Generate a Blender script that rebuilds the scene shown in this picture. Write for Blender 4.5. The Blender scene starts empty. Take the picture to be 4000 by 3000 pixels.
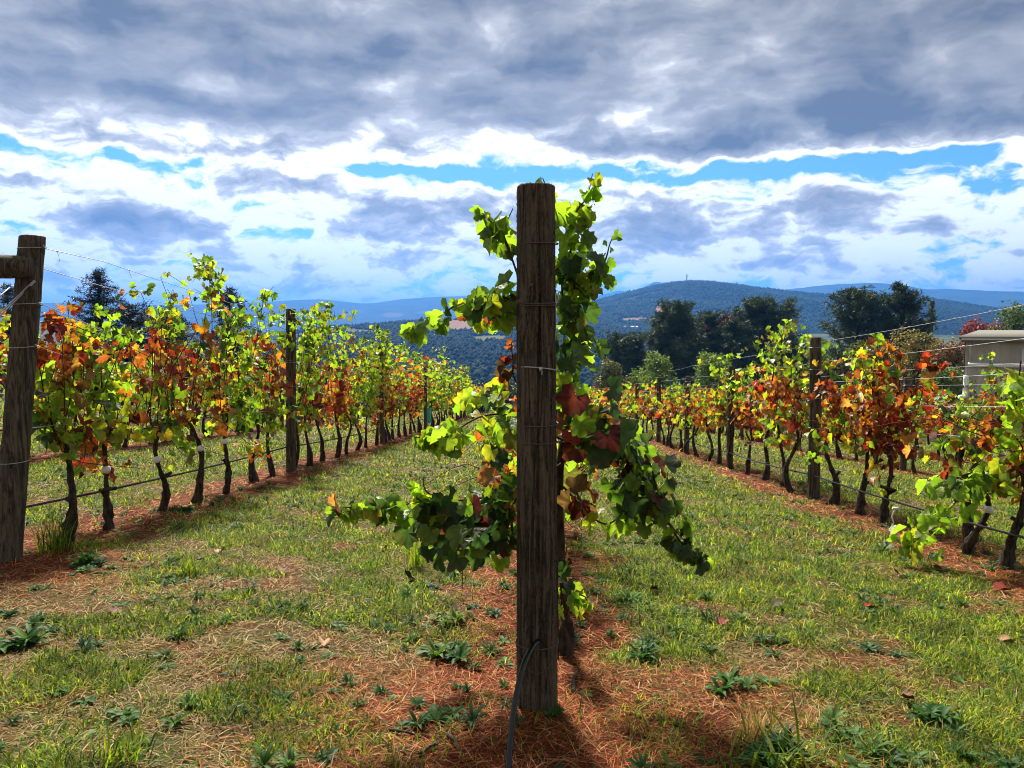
import bpy, math, random
import numpy as np
from mathutils import Matrix, Vector

rng = np.random.default_rng(7)
random.seed(7)
scene = bpy.context.scene
COL = scene.collection
R = math.radians

# ------------------------------------------------------------------ camera
PITCH = R(4.0)
CAM = np.array([0.0, 0.0, 1.19])
FPX, CX, CY = 1660.0, 1106.0, 829.5          # focal length and centre in 2212-wide pixels
cam_d = bpy.data.cameras.new('camera')
cam_d.sensor_width = 36.0
cam_d.lens = 36.0 * FPX / 2212.0
cam_d.clip_start = 0.05
cam_d.clip_end = 60000
cam = bpy.data.objects.new('camera', cam_d)
COL.objects.link(cam)
cam.location = CAM
cam.rotation_euler = (R(90) - PITCH, 0, 0)
scene.camera = cam
FWD = np.array([0, math.cos(PITCH), -math.sin(PITCH)])
UP = np.array([0, math.sin(PITCH), math.cos(PITCH)])

def ray(px, py):
    return FWD + (px - CX) / FPX * np.array([1.0, 0, 0]) - (py - CY) / FPX * UP
def at(px, py, Y):
    d = ray(px, py)
    return CAM + d * (Y / d[1])
def azel(px, py):
    d = ray(px, py); d = d / np.linalg.norm(d)
    return math.degrees(math.atan2(d[0], d[1])), math.degrees(math.asin(d[2]))

# ------------------------------------------------------------------ sky and sun
SUN_AZ, SUN_EL = R(-14), R(47)              # ahead of the camera, a little to the left
sun_d = bpy.data.lights.new('sun', 'SUN')
sun_d.energy = 5.0
sun_d.angle = R(7)
sun_d.color = (1.0, 0.93, 0.80)
sun = bpy.data.objects.new('sun', sun_d)
COL.objects.link(sun)
sdir = Vector((math.sin(SUN_AZ) * math.cos(SUN_EL), math.cos(SUN_AZ) * math.cos(SUN_EL), math.sin(SUN_EL)))
sun.rotation_euler = sdir.to_track_quat('Z', 'Y').to_euler()

vs = scene.view_settings
vs.view_transform = 'Standard'
vs.look = 'None'
vs.exposure = 1.38
vs.gamma = 1.0
vs.use_curve_mapping = False

class NT:
    """tiny helper for node trees"""
    def __init__(self, tree):
        self.t = tree; tree.nodes.clear()
    def n(self, kind, **kw):
        nd = self.t.nodes.new(kind)
        for k, v in kw.items(): setattr(nd, k, v)
        return nd
    def put(self, sock, v):
        if isinstance(v, bpy.types.NodeSocket): self.t.links.new(v, sock)
        elif v is not None: sock.default_value = v
    def m(self, op, a, b=None, c=None, clamp=False):
        nd = self.n('ShaderNodeMath', operation=op, use_clamp=clamp)
        self.put(nd.inputs[0], a)
        if b is not None: self.put(nd.inputs[1], b)
        if c is not None: self.put(nd.inputs[2], c)
        return nd.outputs[0]
    def v(self, op, a, b=None, scale=None):
        nd = self.n('ShaderNodeVectorMath', operation=op)
        self.put(nd.inputs[0], a)
        if b is not None: self.put(nd.inputs[1], b)
        if scale is not None: self.put(nd.inputs['Scale'], scale)
        return nd.outputs['Value'] if op in ('DOT_PRODUCT', 'LENGTH', 'DISTANCE') else nd.outputs[0]
    def noise(self, vec, scale=1.0, detail=4.0, rough=0.55, col=False, dist=0.0):
        nd = self.n('ShaderNodeTexNoise')
        if vec is not None: self.put(nd.inputs['Vector'], vec)
        nd.inputs['Scale'].default_value = scale
        nd.inputs['Detail'].default_value = detail
        nd.inputs['Roughness'].default_value = rough
        nd.inputs['Distortion'].default_value = dist
        return nd.outputs['Color'] if col else nd.outputs['Fac']
    def ramp(self, fac, stops, interp='LINEAR'):
        nd = self.n('ShaderNodeValToRGB')
        r = nd.color_ramp; r.interpolation = interp
        while len(r.elements) < len(stops): r.elements.new(0.5)
        for e, (p, c) in zip(r.elements, stops):
            e.position = p
            e.color = (c, c, c, 1) if isinstance(c, (int, float)) else (*c, 1)
        self.put(nd.inputs[0], fac)
        return nd.outputs[0]
    def smooth(self, x, a, b, lo=0.0, hi=1.0):
        nd = self.n('ShaderNodeMapRange', interpolation_type='SMOOTHSTEP')
        for i, val in enumerate((x, a, b, lo, hi)): self.put(nd.inputs[i], val)
        return nd.outputs[0]
    def mix(self, f, a, b, mode='MIX'):
        nd = self.n('ShaderNodeMix', data_type='RGBA', blend_type=mode)
        self.put(nd.inputs[0], f)
        self.put(nd.inputs[6], (*a, 1) if isinstance(a, tuple) and len(a) == 3 else a)
        self.put(nd.inputs[7], (*b, 1) if isinstance(b, tuple) and len(b) == 3 else b)
        return nd.outputs[2]
    def comb(self, x, y, z):
        nd = self.n('ShaderNodeCombineXYZ')
        for i, val in enumerate((x, y, z)): self.put(nd.inputs[i], val)
        return nd.outputs[0]
    def sep(self, vec):
        nd = self.n('ShaderNodeSeparateXYZ'); self.put(nd.inputs[0], vec)
        return nd.outputs

world = bpy.data.worlds.new('World')
scene.world = world
world.use_nodes = True
W = NT(world.node_tree)
sky = W.n('ShaderNodeTexSky', sky_type='NISHITA', sun_disc=False)
sky.sun_elevation = SUN_EL
sky.sun_rotation = SUN_AZ
sky.air_density = 1.0
sky.dust_density = 0.3
sky.ozone_density = 3.0
dirv = W.n('ShaderNodeTexCoord').outputs['Generated']
dx, dy, dz = W.sep(dirv)
az = W.m('MULTIPLY', W.m('ARCTAN2', dx, dy), 57.2958)
el = W.m('MULTIPLY', W.m('ARCSINE', dz), 57.2958)
uv0 = W.comb(az, el, 0.0)
warp = W.v('MULTIPLY', W.v('SUBTRACT', W.noise(uv0, 0.16, 4, 0.6, col=True), (0.5, 0.5, 0.5)), (6.0, 3.0, 0))
uv = W.v('ADD', uv0, warp)
f1 = W.noise(W.v('MULTIPLY', uv0, (0.05, 0.16, 1)), 1.0, 5, 0.52, dist=0.2)
f2 = W.noise(W.v('MULTIPLY', uv, (0.16, 0.40, 1)), 1.0, 6, 0.54)
f3 = W.noise(W.v('MULTIPLY', W.v('ADD', uv, (-.5, .9, 0)), (0.16, 0.40, 1)), 1.0, 4, 0.52)
cover = W.ramp(W.m('DIVIDE', W.m('ADD', el, 2.0), 32.0, clamp=True),
               [(0.0, .44), (.13, .46), (.20, .53), (.28, .56), (.36, .54), (.425, .50), (.47, .63), (.53, .77), (.7, .82), (1.0, .78)])
D = W.m('ADD', cover, W.m('MULTIPLY', W.m('SUBTRACT', f1, 0.5), 0.75))
D = W.m('ADD', D, W.m('MULTIPLY', W.m('SUBTRACT', f2, 0.5), 0.85))
f4 = W.noise(W.v('MULTIPLY', uv, (0.42, 0.95, 1)), 1.0, 5, 0.6)
lowf = W.smooth(el, 16.0, 11.5, .08, .60)
D = W.m('ADD', D, W.m('MULTIPLY', W.m('SUBTRACT', f4, 0.5), lowf))
# the clouds one can point to: place (photo pixels turned to azimuth and elevation), spread, weight
BLOBS = [(1870, 235, 95, 60, .34), (1470, 310, 200, 34, .26), (2150, 250, 130, 45, .2), (1650, 320, 140, 26, .2),
         (1380, 175, 130, 40, -.05), (420, 175, 110, 18, -.16), (1020, 372, 190, 22, -.28), (1500, 372, 260, 20, -.24),
         (1840, 355, 170, 22, -.28), (2100, 400, 80, 45, -.22), (2100, 320, 110, 16, -.22), (1120, 330, 130, 18, -.12),
         (250, 300, 330, 30, .10), (620, 320, 120, 24, .06), (60, 310, 60, 18, -.22), (262, 340, 40, 16, -.30), (415, 343, 18, 10, -.2),
         (600, 505, 70, 18, -.26), (50, 483, 60, 12, -.26), (330, 478, 170, 28, .27), (600, 400, 150, 24, .32),
         (60, 380, 90, 14, .2), (950, 470, 150, 55, .17), (860, 580, 70, 20, .2), (1560, 480, 260, 45, .25),
         (1980, 510, 60, 22, .18), (1840, 440, 200, 18, .2), (1640, 570, 90, 14, .14), (1500, 425, 250, 18, .05), (700, 100, 400, 40, .1),
         (1000, 590, 1400, 14, -.06)]
for bx, by, sx, sy, amp in BLOBS:
    a0, e0 = azel(bx, by)
    a1, _ = azel(bx + sx, by); _, e1 = azel(bx, by - sy)
    q = W.v('MULTIPLY', W.v('SUBTRACT', uv, (a0, e0, 0)), (1 / max(.3, a1 - a0), 1 / max(.3, e1 - e0), 0))
    g = W.m('MULTIPLY', W.m('EXPONENT', W.m('MULTIPLY', W.v('DOT_PRODUCT', q, q), -0.7)), amp)
    D = W.m('ADD', D, g)
mask = W.smooth(D, .33, .49)
shade = W.m('ADD', D, W.m('MULTIPLY', W.m('SUBTRACT', f3, f2), 0.75))
ccol = W.ramp(shade, [(.42, (1.35, 1.35, 1.33)), (.565, (1.3, 1.27, 1.22)), (.65, (.68, .645, .58)), (.745, (.43, .40, .34)), (.87, (.275, .25, .20)), (1.0, (.15, .133, .10))])
skyc = W.mix(1.0, sky.outputs[0], (0.40, 0.74, 1.15), 'MULTIPLY')
bg1 = W.n('ShaderNodeBackground'); W.put(bg1.inputs[0], skyc); bg1.inputs[1].default_value = 0.058
bg2 = W.n('ShaderNodeBackground'); W.put(bg2.inputs[0], ccol); bg2.inputs[1].default_value = 0.455
mx = W.n('ShaderNodeMixShader')
W.put(mx.inputs[0], mask); W.put(mx.inputs[1], bg1.outputs[0]); W.put(mx.inputs[2], bg2.outputs[0])
world.cycles.sampling_method = 'MANUAL'; world.cycles.sample_map_resolution = 256
wo = W.n('ShaderNodeOutputWorld'); W.put(wo.inputs[0], mx.outputs[0])

cyc = scene.cycles
cyc.use_denoising = True
cyc.max_bounces = 6
cyc.diffuse_bounces = 3
cyc.glossy_bounces = 2
cyc.transmission_bounces = 4
cyc.volume_bounces = 0
cyc.use_adaptive_sampling = True
cyc.adaptive_threshold = 0.015
cyc.pixel_filter_type = 'BLACKMAN_HARRIS'
cyc.filter_width = 1.0

# ------------------------------------------------------------------ helpers: meshes, objects, tags
def mesh_np(name, V, F, mats, col=None, smooth=False, fmat=None):
    """V (n,3); F (m,k) indices, or a list of such arrays; col (n,3) stored as attribute Col"""
    if not isinstance(F, list): F = [F]
    F = [np.asarray(f, dtype=np.int32) for f in F if len(f)]
    me = bpy.data.meshes.new(name)
    V = np.asarray(V, dtype=np.float32)
    me.vertices.add(len(V)); me.vertices.foreach_set('co', V.ravel())
    loops = np.concatenate([f.ravel() for f in F])
    tot = np.concatenate([np.full(len(f), f.shape[1], dtype=np.int32) for f in F])
    start = np.concatenate([[0], np.cumsum(tot)[:-1]]).astype(np.int32)
    me.loops.add(len(loops)); me.loops.foreach_set('vertex_index', loops)
    me.polygons.add(len(tot)); me.polygons.foreach_set('loop_start', start); me.polygons.foreach_set('loop_total', tot)
    if smooth: me.polygons.foreach_set('use_smooth', np.ones(len(tot), dtype=bool))
    if fmat is not None: me.polygons.foreach_set('material_index', np.asarray(fmat, dtype=np.int32))
    me.update(calc_edges=True)
    if col is not None:
        a = me.attributes.new('Col', 'FLOAT_COLOR', 'POINT')
        c = np.ones((len(V), 4), dtype=np.float32); c[:, :3] = col
        a.data.foreach_set('color', c.ravel())
    for m_ in (mats if isinstance(mats, (list, tuple)) else [mats]): me.materials.append(m_)
    return me

def obj(name, me, parent=None, loc=(0, 0, 0)):
    o = bpy.data.objects.new(name, me)
    COL.objects.link(o)
    if parent is not None: o.parent = parent
    o.location = loc
    return o

def tag(o, label, cat, group=None):
    o['label'] = label; o['category'] = cat
    if group: o['group'] = group
    return o

def thing(name, label, cat, loc, group=None):
    o = bpy.data.objects.new(name, None)
    o.empty_display_size = 0.1
    COL.objects.link(o); o.location = loc
    return tag(o, label, cat, group)

class MB:
    """collects pieces (verts, faces) of one mesh"""
    def __init__(self): self.V = []; self.F = {}; self.C = []; self.n = 0
    def add(self, V, F, col=None):
        V = np.asarray(V, dtype=float); F = np.asarray(F)
        self.V.append(V); self.F.setdefault(F.shape[1], []).append(F + self.n); self.n += len(V)
        if col is not None: self.C.append(np.broadcast_to(np.asarray(col, dtype=float), (len(V), 3)))
    def mesh(self, name, mats, smooth=False):
        return mesh_np(name, np.concatenate(self.V), [np.concatenate(f) for f in self.F.values()], mats,
                       np.concatenate(self.C) if self.C else None, smooth)
    def build(self, name, mats, parent=None, smooth=False, off=None):
        if off is not None: self.V = [v - np.asarray(off) for v in self.V]
        return obj(name, self.mesh(name, mats, smooth), parent)

def tube(pts, rad, n=6, cap=True, wob=0.0):
    """rings along a polyline; returns V, quads, and triangles closed as fans of degenerate-free caps"""
    pts = np.asarray(pts, dtype=float); k = len(pts)
    rad = np.broadcast_to(np.asarray(rad, dtype=float), (k,))
    T = np.gradient(pts, axis=0); T /= np.linalg.norm(T, axis=1, keepdims=True) + 1e-12
    ref = np.array([0, 0, 1.0]) if abs(T[:, 2]).mean() < .8 else np.array([1.0, 0, 0])
    A = np.cross(T, ref); A /= np.linalg.norm(A, axis=1, keepdims=True) + 1e-12
    B = np.cross(T, A)
    th = np.arange(n) / n * 2 * math.pi
    ring = A[:, None, :] * np.cos(th)[None, :, None] + B[:, None, :] * np.sin(th)[None, :, None]
    rr = rad[:, None] * (1 + (wob * rng.normal(size=(k, n)) if wob else 0))
    V = (pts[:, None, :] + ring * rr[:, :, None]).reshape(-1, 3)
    i = np.arange(k - 1)[:, None] * n; j = np.arange(n)[None, :]; j2 = (j + 1) % n
    Q = np.stack([i + j, i + j2, i + n + j2, i + n + j], -1).reshape(-1, 4)
    return V, Q

def tube_to(mb, pts, rad, n=6, col=None, wob=0.0, cap=True):
    V, Q = tube(pts, rad, n, wob=wob)
    if cap:
        V = np.vstack([V, np.asarray(pts[0])[None], np.asarray(pts[-1])[None]])
        a, b, k = len(V) - 2, len(V) - 1, len(pts)
        j = np.arange(n); j2 = (j + 1) % n
        tri = np.concatenate([np.stack([j2, j, np.full(n, a)], -1), np.stack([(k - 1) * n + j, (k - 1) * n + j2, np.full(n, b)], -1)])
        nb = mb.n
        mb.add(V, Q, col)
        mb.F.setdefault(3, []).append(tri + nb)
    else:
        mb.add(V, Q, col)

def box_to(mb, c, s, col=None):
    c = np.asarray(c, float); s = np.asarray(s, float) / 2
    V = np.array([[x, y, z] for x in (-1, 1) for y in (-1, 1) for z in (-1, 1)]) * s + c
    mb.add(V, [[0, 1, 3, 2], [4, 6, 7, 5], [0, 4, 5, 1], [2, 3, 7, 6], [0, 2, 6, 4], [1, 5, 7, 3]], col)

def spline(pts, n):
    """Catmull-Rom through points"""
    P = np.asarray(pts, float); P = np.vstack([2 * P[0] - P[1], P, 2 * P[-1] - P[-2]])
    seg = len(P) - 3; out = []
    for t in np.linspace(0, seg - 1e-6, n):
        i = int(t); u = t - i; a, b, c, d = P[i:i + 4]
        out.append(.5 * ((2 * b) + (-a + c) * u + (2 * a - 5 * b + 4 * c - d) * u * u + (-a + 3 * b - 3 * c + d) * u ** 3))
    return np.array(out)

def vnoise(x, y, s, seed=0):
    """smooth 2-D value noise, 0..1"""
    x = np.asarray(x, float) / s + seed * 17.3; y = np.asarray(y, float) / s + seed * 9.7
    xi = np.floor(x); yi = np.floor(y); fx = x - xi; fy = y - yi
    fx = fx * fx * (3 - 2 * fx); fy = fy * fy * (3 - 2 * fy)
    def h(a, b):
        q = np.sin(a * 127.1 + b * 311.7 + seed * 74.7) * 43758.5453
        return q - np.floor(q)
    return (h(xi, yi) * (1 - fx) + h(xi + 1, yi) * fx) * (1 - fy) + (h(xi, yi + 1) * (1 - fx) + h(xi + 1, yi + 1) * fx) * fy
def fbm(x, y, s, seed=0, o=4):
    return sum(vnoise(x, y, s / 2 ** k, seed + k) * .5 ** k for k in range(o)) / sum(.5 ** k for k in range(o))

# ------------------------------------------------------------------ lie of the land
DXY = 0.0224                                  # rows run a little to the right of the camera axis
ROW = 3.5
TY = [-200, -20, 0, 60, 120, 300, 480, 900, 1400, 2000, 14000]
TZ = [12, 1.75, 0, -5.25, -13, -42, -47, -27, -8, -4, -40]
CXP = [-60, -20, -7, -3.5, 0, 3.5, 7, 20, 60]
CZP = [1.4, .95, .33, .106, 0, -.064, -.2, -.75, -1.3]
def ground(x, y):
    x = np.asarray(x, float); y = np.asarray(y, float)
    r = np.where(y > 150, np.hypot(x, y), y)
    z = np.interp(r, TY, TZ)
    fade = np.clip((160 - y) / 100, 0, 1)
    xp = x - DXY * y
    z = z + np.interp(xp, CXP, CZP) * fade
    near = np.clip((90 - y) / 40, 0, 1)
    z = z + near * ((fbm(x, y, .9, 3, 3) - .5) * .05 + (fbm(x, y, .22, 5, 2) - .5) * .014)
    far = np.clip((y - 150) / 300, 0, 1)
    z = z + far * (fbm(x, y, 420, 11, 4) - .5) * 22
    return z
def gpt(x, y): return np.array([x, y, float(ground(x, y))])
def rowx(k, y): return .03 + ROW * k + DXY * y
def on_ground(px, py):
    d = ray(px, py); t = 1.0
    for _ in range(400):
        p = CAM + d * t
        h = p[2] - float(ground(p[0], p[1]))
        if h < .002: break
        t += max(.002, h * .6)
    return p

# ------------------------------------------------------------------ materials
def newmat(name):
    m_ = bpy.data.materials.new(name); m_.use_nodes = True
    return m_, NT(m_.node_tree)
def out(N, surf):
    o = N.n('ShaderNodeOutputMaterial'); N.put(o.inputs['Surface'], surf); return o
def princ(N, col, rough=.7, spec=.3, bump=None, bstr=.3, bdist=.01, metal=0.0):
    p = N.n('ShaderNodeBsdfPrincipled')
    N.put(p.inputs['Base Color'], (*col, 1) if isinstance(col, tuple) else col)
    N.put(p.inputs['Roughness'], rough); p.inputs['Specular IOR Level'].default_value = spec
    p.inputs['Metallic'].default_value = metal
    if bump is not None:
        b = N.n('ShaderNodeBump'); b.inputs['Strength'].default_value = bstr; b.inputs['Distance'].default_value = bdist
        N.put(b.inputs['Height'], bump); N.put(p.inputs['Normal'], b.outputs[0])
    return p.outputs[0]
def attr(N, name='Col'):
    a = N.n('ShaderNodeAttribute', attribute_name=name); return a.outputs['Color']

def mat_leaf(name, trans=.45, rough=.45, spec=.45, tint=(1.25, 1.2, .6), bump=True):
    m_, N = newmat(name)
    c = attr(N)
    pos = N.n('ShaderNodeNewGeometry').outputs['Position']
    var = N.noise(pos, 38, 3, .6)
    c = N.mix(1.0, c, N.ramp(var, [(.3, .72), (.7, 1.22)]), 'MULTIPLY')
    s = princ(N, c, rough, spec, N.noise(pos, 70, 2, .5) if bump else None, .35, .01)
    t = N.n('ShaderNodeBsdfTranslucent'); N.put(t.inputs[0], N.mix(1.0, c, tint, 'MULTIPLY'))
    x = N.n('ShaderNodeMixShader'); x.inputs[0].default_value = trans
    N.put(x.inputs[1], s); N.put(x.inputs[2], t.outputs[0])
    out(N, x.outputs[0]); return m_
M_LEAF = mat_leaf('vine_leaf', .58, tint=(1.6, 1.85, .85))
M_TREE = mat_leaf('tree_leaf', .3, .6, .25, (1.2, 1.2, .7), False)
M_NEEDLE = mat_leaf('pine_needles', .12, .6, .25, (1.1, 1.1, .8), False)
M_GRASS = mat_leaf('grass_blade', .45, .6, .15, (1.5, 1.5, .7), False)
M_WEED = mat_leaf('weed_leaf', .3, .55, .12, (1.3, 1.4, .6), False)
M_LITTER = mat_leaf('dry_litter', .18, .7, .08, (1.2, 1.0, .8), False)

def mat_post(name, base=(.12, .094, .06), dark=(.018, .014, .009), scale=1.0):
    m_, N = newmat(name)
    co = N.n('ShaderNodeTexCoord').outputs['Object']
    streak = N.noise(N.v('MULTIPLY', co, (42 * scale, 42 * scale, 3.4)), 1, 7, .72, dist=1.2)
    fine = N.noise(N.v('MULTIPLY', co, (220, 220, 9)), 1, 4, .6)
    blot = N.noise(co, 4.5, 5, .6)
    c = N.mix(N.smooth(streak, .38, .62), dark, base)
    c = N.mix(N.m('MULTIPLY', N.smooth(blot, .5, .75), .5), c, (.15, .12, .085))
    c = N.mix(N.m('MULTIPLY', N.smooth(N.noise(co, 9, 4, .6), .58, .72), .55), c, (.045, .05, .025))
    h = N.m('ADD', N.m('MULTIPLY', streak, .8), N.m('MULTIPLY', fine, .4))
    out(N, princ(N, c, .82, .2, h, .7, .012)); return m_
M_POST = mat_post('weathered_timber')

def mat_bark(name, c0, c1, sc=40):
    m_, N = newmat(name)
    co = N.n('ShaderNodeTexCoord').outputs['Object']
    f = N.noise(N.v('MULTIPLY', co, (1, 1, .3)), sc, 5, .65)
    out(N, princ(N, N.mix(N.smooth(f, .35, .65), c0, c1), .9, .15, f, .9, .02)); return m_
M_BARK = mat_bark('vine_bark', (.014, .011, .008), (.075, .055, .038))
M_CANE = mat_bark('vine_cane', (.045, .018, .010), (.11, .05, .025), 30)
M_TRUNK = mat_bark('tree_bark', (.018, .014, .010), (.06, .045, .03), 3)

def mat_flat(name, col, rough=.5, spec=.4, metal=0.0, var=.12, sc=20):
    m_, N = newmat(name)
    f = N.noise(N.n('ShaderNodeTexCoord').outputs['Object'], sc, 4, .6)
    c = N.mix(1.0, (*col, 1), N.ramp(f, [(.3, 1 - var), (.7, 1 + var)]), 'MULTIPLY')
    out(N, princ(N, c, rough, spec, metal=metal)); return m_
M_WIRE = mat_flat('galvanised_wire', (.42, .42, .43), .42, .5, .7)
M_RUST = mat_flat('rusty_wire', (.10, .07, .055), .6, .4, .4)
M_POLY = mat_flat('black_polythene', (.004, .0045, .006), .25, .4)
M_TIE = mat_flat('white_tie', (.75, .75, .73), .5)
M_GUARD = mat_flat('green_sleeve', (.06, .42, .33), .4)

def mat_ground():
    m_, N = newmat('ground_soil_and_turf')
    co = N.n('ShaderNodeTexCoord').outputs['Object']
    x, y, z = N.sep(co)
    xp = N.m('SUBTRACT', N.m('SUBTRACT', x, N.m('MULTIPLY', y, DXY)), .03)
    wob = N.m('MULTIPLY', N.m('SUBTRACT', N.noise(co, 1.6, 4, .6), .5), .9)
    md = N.m('ABSOLUTE', N.m('SUBTRACT', N.m('FLOORED_MODULO', N.m('ADD', xp, ROW / 2), ROW), ROW / 2))
    strip = N.smooth(N.m('ADD', md, wob), .62, .28)
    endm = N.smooth(N.m('ADD', N.v('LENGTH', N.v('MULTIPLY', N.v('SUBTRACT', co, (.15, 2.5, 0)), (1, .9, 0))), wob), 1.15, .5)
    strip = N.m('MAXIMUM', strip, endm)
    fine = N.noise(co, 60, 5, .7)
    soil = N.mix(N.smooth(fine, .35, .65), (.045, .012, .006), (.17, .05, .02))
    turf = N.mix(N.smooth(N.noise(co, 35, 4, .7), .35, .62), (.022, .026, .008), (.11, .08, .028))  # turf base darkened: shade in the gaps between blades is put into the colour
    turf = N.mix(N.smooth(N.noise(co, 1.1, 4, .6), .4, .62), turf, N.mix(N.smooth(fine, .4, .6), (.018, .04, .008), (.06, .10, .018)))
    turf = N.mix(N.m('MULTIPLY', N.smooth(N.noise(co, 2.3, 5, .65), .46, .62), .85), turf, soil)
    c = N.mix(strip, turf, soil)
    far = N.smooth(y, 75, 140)
    big = N.mix(N.smooth(N.noise(co, .012, 6, .65), .42, .58), (.02, .035, .014), (.06, .075, .025))
    c = N.mix(far, c, big)
    out(N, princ(N, c, .95, .1, N.m('ADD', fine, N.noise(co, 14, 4, .6)), .8, .03)); return m_
M_GROUND = mat_ground()

def mat_hill(name, a, b, sc, field=None):
    m_, N = newmat(name)
    co = N.n('ShaderNodeTexCoord').outputs['Object']
    f = N.noise(co, sc, 6, .7)
    c = N.mix(N.smooth(f, .35, .65), a, b)
    c2 = attr(N)
    c = N.mix(N.sep(c2)[0], c, (.30, .17, .10))
    c = N.mix(N.sep(c2)[1], c, (.17, .17, .06))
    out(N, princ(N, c, .95, .05, f, 1.0, 6)); return m_
M_HILL = mat_hill('forested_hill', (.005, .010, .009), (.018, .028, .018), .05)
M_RANGE = mat_hill('far_range', (.012, .02, .014), (.035, .045, .025), .006)

# ------------------------------------------------------------------ ground sheet
th = np.concatenate([np.linspace(-180, -48, 34)[:-1], np.linspace(-48, 48, 330), np.linspace(48, 180, 34)[1:-1]]) * math.pi / 180
rr = np.concatenate([[.25], np.geomspace(.6, 13000, 420)])
A_, R_ = np.meshgrid(th, rr)
gx, gy = R_ * np.sin(A_), R_ * np.cos(A_)
gz = ground(gx, gy)
nt, nr = len(th), len(rr)
V = np.stack([gx, gy, gz], -1).reshape(-1, 3)
i = np.arange(nr - 1)[:, None] * nt; j = np.arange(nt)[None, :]; j2 = (j + 1) % nt
Q = np.stack([i + j, i + j2, i + nt + j2, i + nt + j], -1).reshape(-1, 4)[:, ::-1]
V = np.vstack([V, [[0, 0, float(ground(0, 0))]]])
tri = np.stack([np.arange(nt), np.full(nt, len(V) - 1), (np.arange(nt) + 1) % nt], -1)
g = obj('ground', mesh_np('ground', V, [Q, tri], M_GROUND, smooth=True)); g['kind'] = 'structure'

# ------------------------------------------------------------------ hills
def hill(name, ridge, rr0, rr1, rback, mat, spur=.12, seed=1, pw=.9, nr_=60, na=260, paint=None, base=None, sp_s=400):
    px = np.linspace(ridge[0][0], ridge[-1][0], na)
    py = np.interp(px, [p[0] for p in ridge], [p[1] for p in ridge])
    k = np.ones(9) / 9; py = np.convolve(np.pad(py, 4, 'edge'), k, 'valid')
    D3 = np.array([ray(a, b) for a, b in zip(px, py)])
    hor = np.hypot(D3[:, 0], D3[:, 1])
    az_ = np.arctan2(D3[:, 0], D3[:, 1]); te = D3[:, 2] / hor
    t = np.concatenate([np.linspace(0, 1, nr_), np.linspace(1.03, 2, nr_ // 3)])
    r = np.where(t <= 1, rr0 + (rr1 - rr0) * t, rr1 + (rback - rr1) * (t - 1))
    RR, AA = np.meshgrid(r, az_, indexing='ij')
    X, Y = RR * np.sin(AA), RR * np.cos(AA)
    zr = CAM[2] + rr1 * te
    z0 = base if base is not None else -30
    tt = np.where(t <= 1, t ** pw, 1 - .75 * (t - 1) ** 1.3)[:, None]
    w = np.clip(1 - np.abs(t - .55) / .55, 0, 1)[:, None]
    ns = fbm(X + Y * .35, Y * .45, sp_s, seed, 4) - .5
    Z = z0 + (zr[None, :] - z0) * tt + ns * w * spur * (zr.max() - z0) * 2
    Z += (fbm(X, Y, 60, seed + 9, 2) - .5) * spur * 26 * np.clip(t * 4, 0, 1)[:, None]
    n0, n1 = X.shape
    ii = np.arange(n0 - 1)[:, None] * n1; jj = np.arange(n1 - 1)[None, :]
    Q = np.stack([ii + jj, ii + jj + 1, ii + n1 + jj + 1, ii + n1 + jj], -1).reshape(-1, 4)
    col = np.zeros((n0 * n1, 3))
    if paint is not None: col = paint(X, Y, Z)
    o = obj(name, mesh_np(name, np.stack([X, Y, Z], -1).reshape(-1, 3), Q, mat, col, True)); o['kind'] = 'structure'
    return X, Y, Z, t
def pix(X, Y, Z):
    d = np.stack([X, Y, Z - CAM[2]], -1)
    zc = d @ FWD
    return CX + FPX * d[..., 0] / zc, CY - FPX * (d @ UP) / zc
def spot(px, py, cx, cy, rx, ry, k=1.0):
    return np.clip(1.6 - ((px - cx) / rx) ** 2 - ((py - cy) / ry) ** 2, 0, 1) * k
def paint_mid(X, Y, Z):
    px, py = pix(X, Y, Z); wv = (fbm(X, Y, 90, 4, 4) - .5) * 22
    red = np.maximum.reduce([spot(px, py + wv, 990, 703, 90, 7), spot(px, py + wv, 1130, 695, 60, 5)])
    gr = np.maximum.reduce([spot(px, py + wv, 1055, 731, 45, 7), spot(px, py + wv, 790, 716, 60, 5), spot(px, py + wv, 700, 724, 60, 5)])
    return np.stack([red * .7, gr * .6, gr * 0], -1).reshape(-1, 3)
def paint_main(X, Y, Z):
    px, py = pix(X, Y, Z); wv = (fbm(X, Y, 120, 4, 3) - .5) * 6
    red = np.maximum.reduce([spot(px, py + wv, 1430, 668, 14, 11), spot(px, py + wv, 1370, 690, 28, 4, .7)])
    return np.stack([red, red * 0, red * 0], -1).reshape(-1, 3)
def paint_far(X, Y, Z):
    px, py = pix(X, Y, Z); wv = (fbm(X, Y, 500, 4, 3) - .5) * 8
    gr = np.maximum.reduce([spot(px, py + wv, 850, 678, 22, 5), spot(px, py + wv, 930, 672, 30, 4, .6), spot(px, py + wv, 760, 672, 25, 4, .5)])
    return np.stack([gr * .1, gr * .35, gr * 0], -1).reshape(-1, 3)

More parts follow.
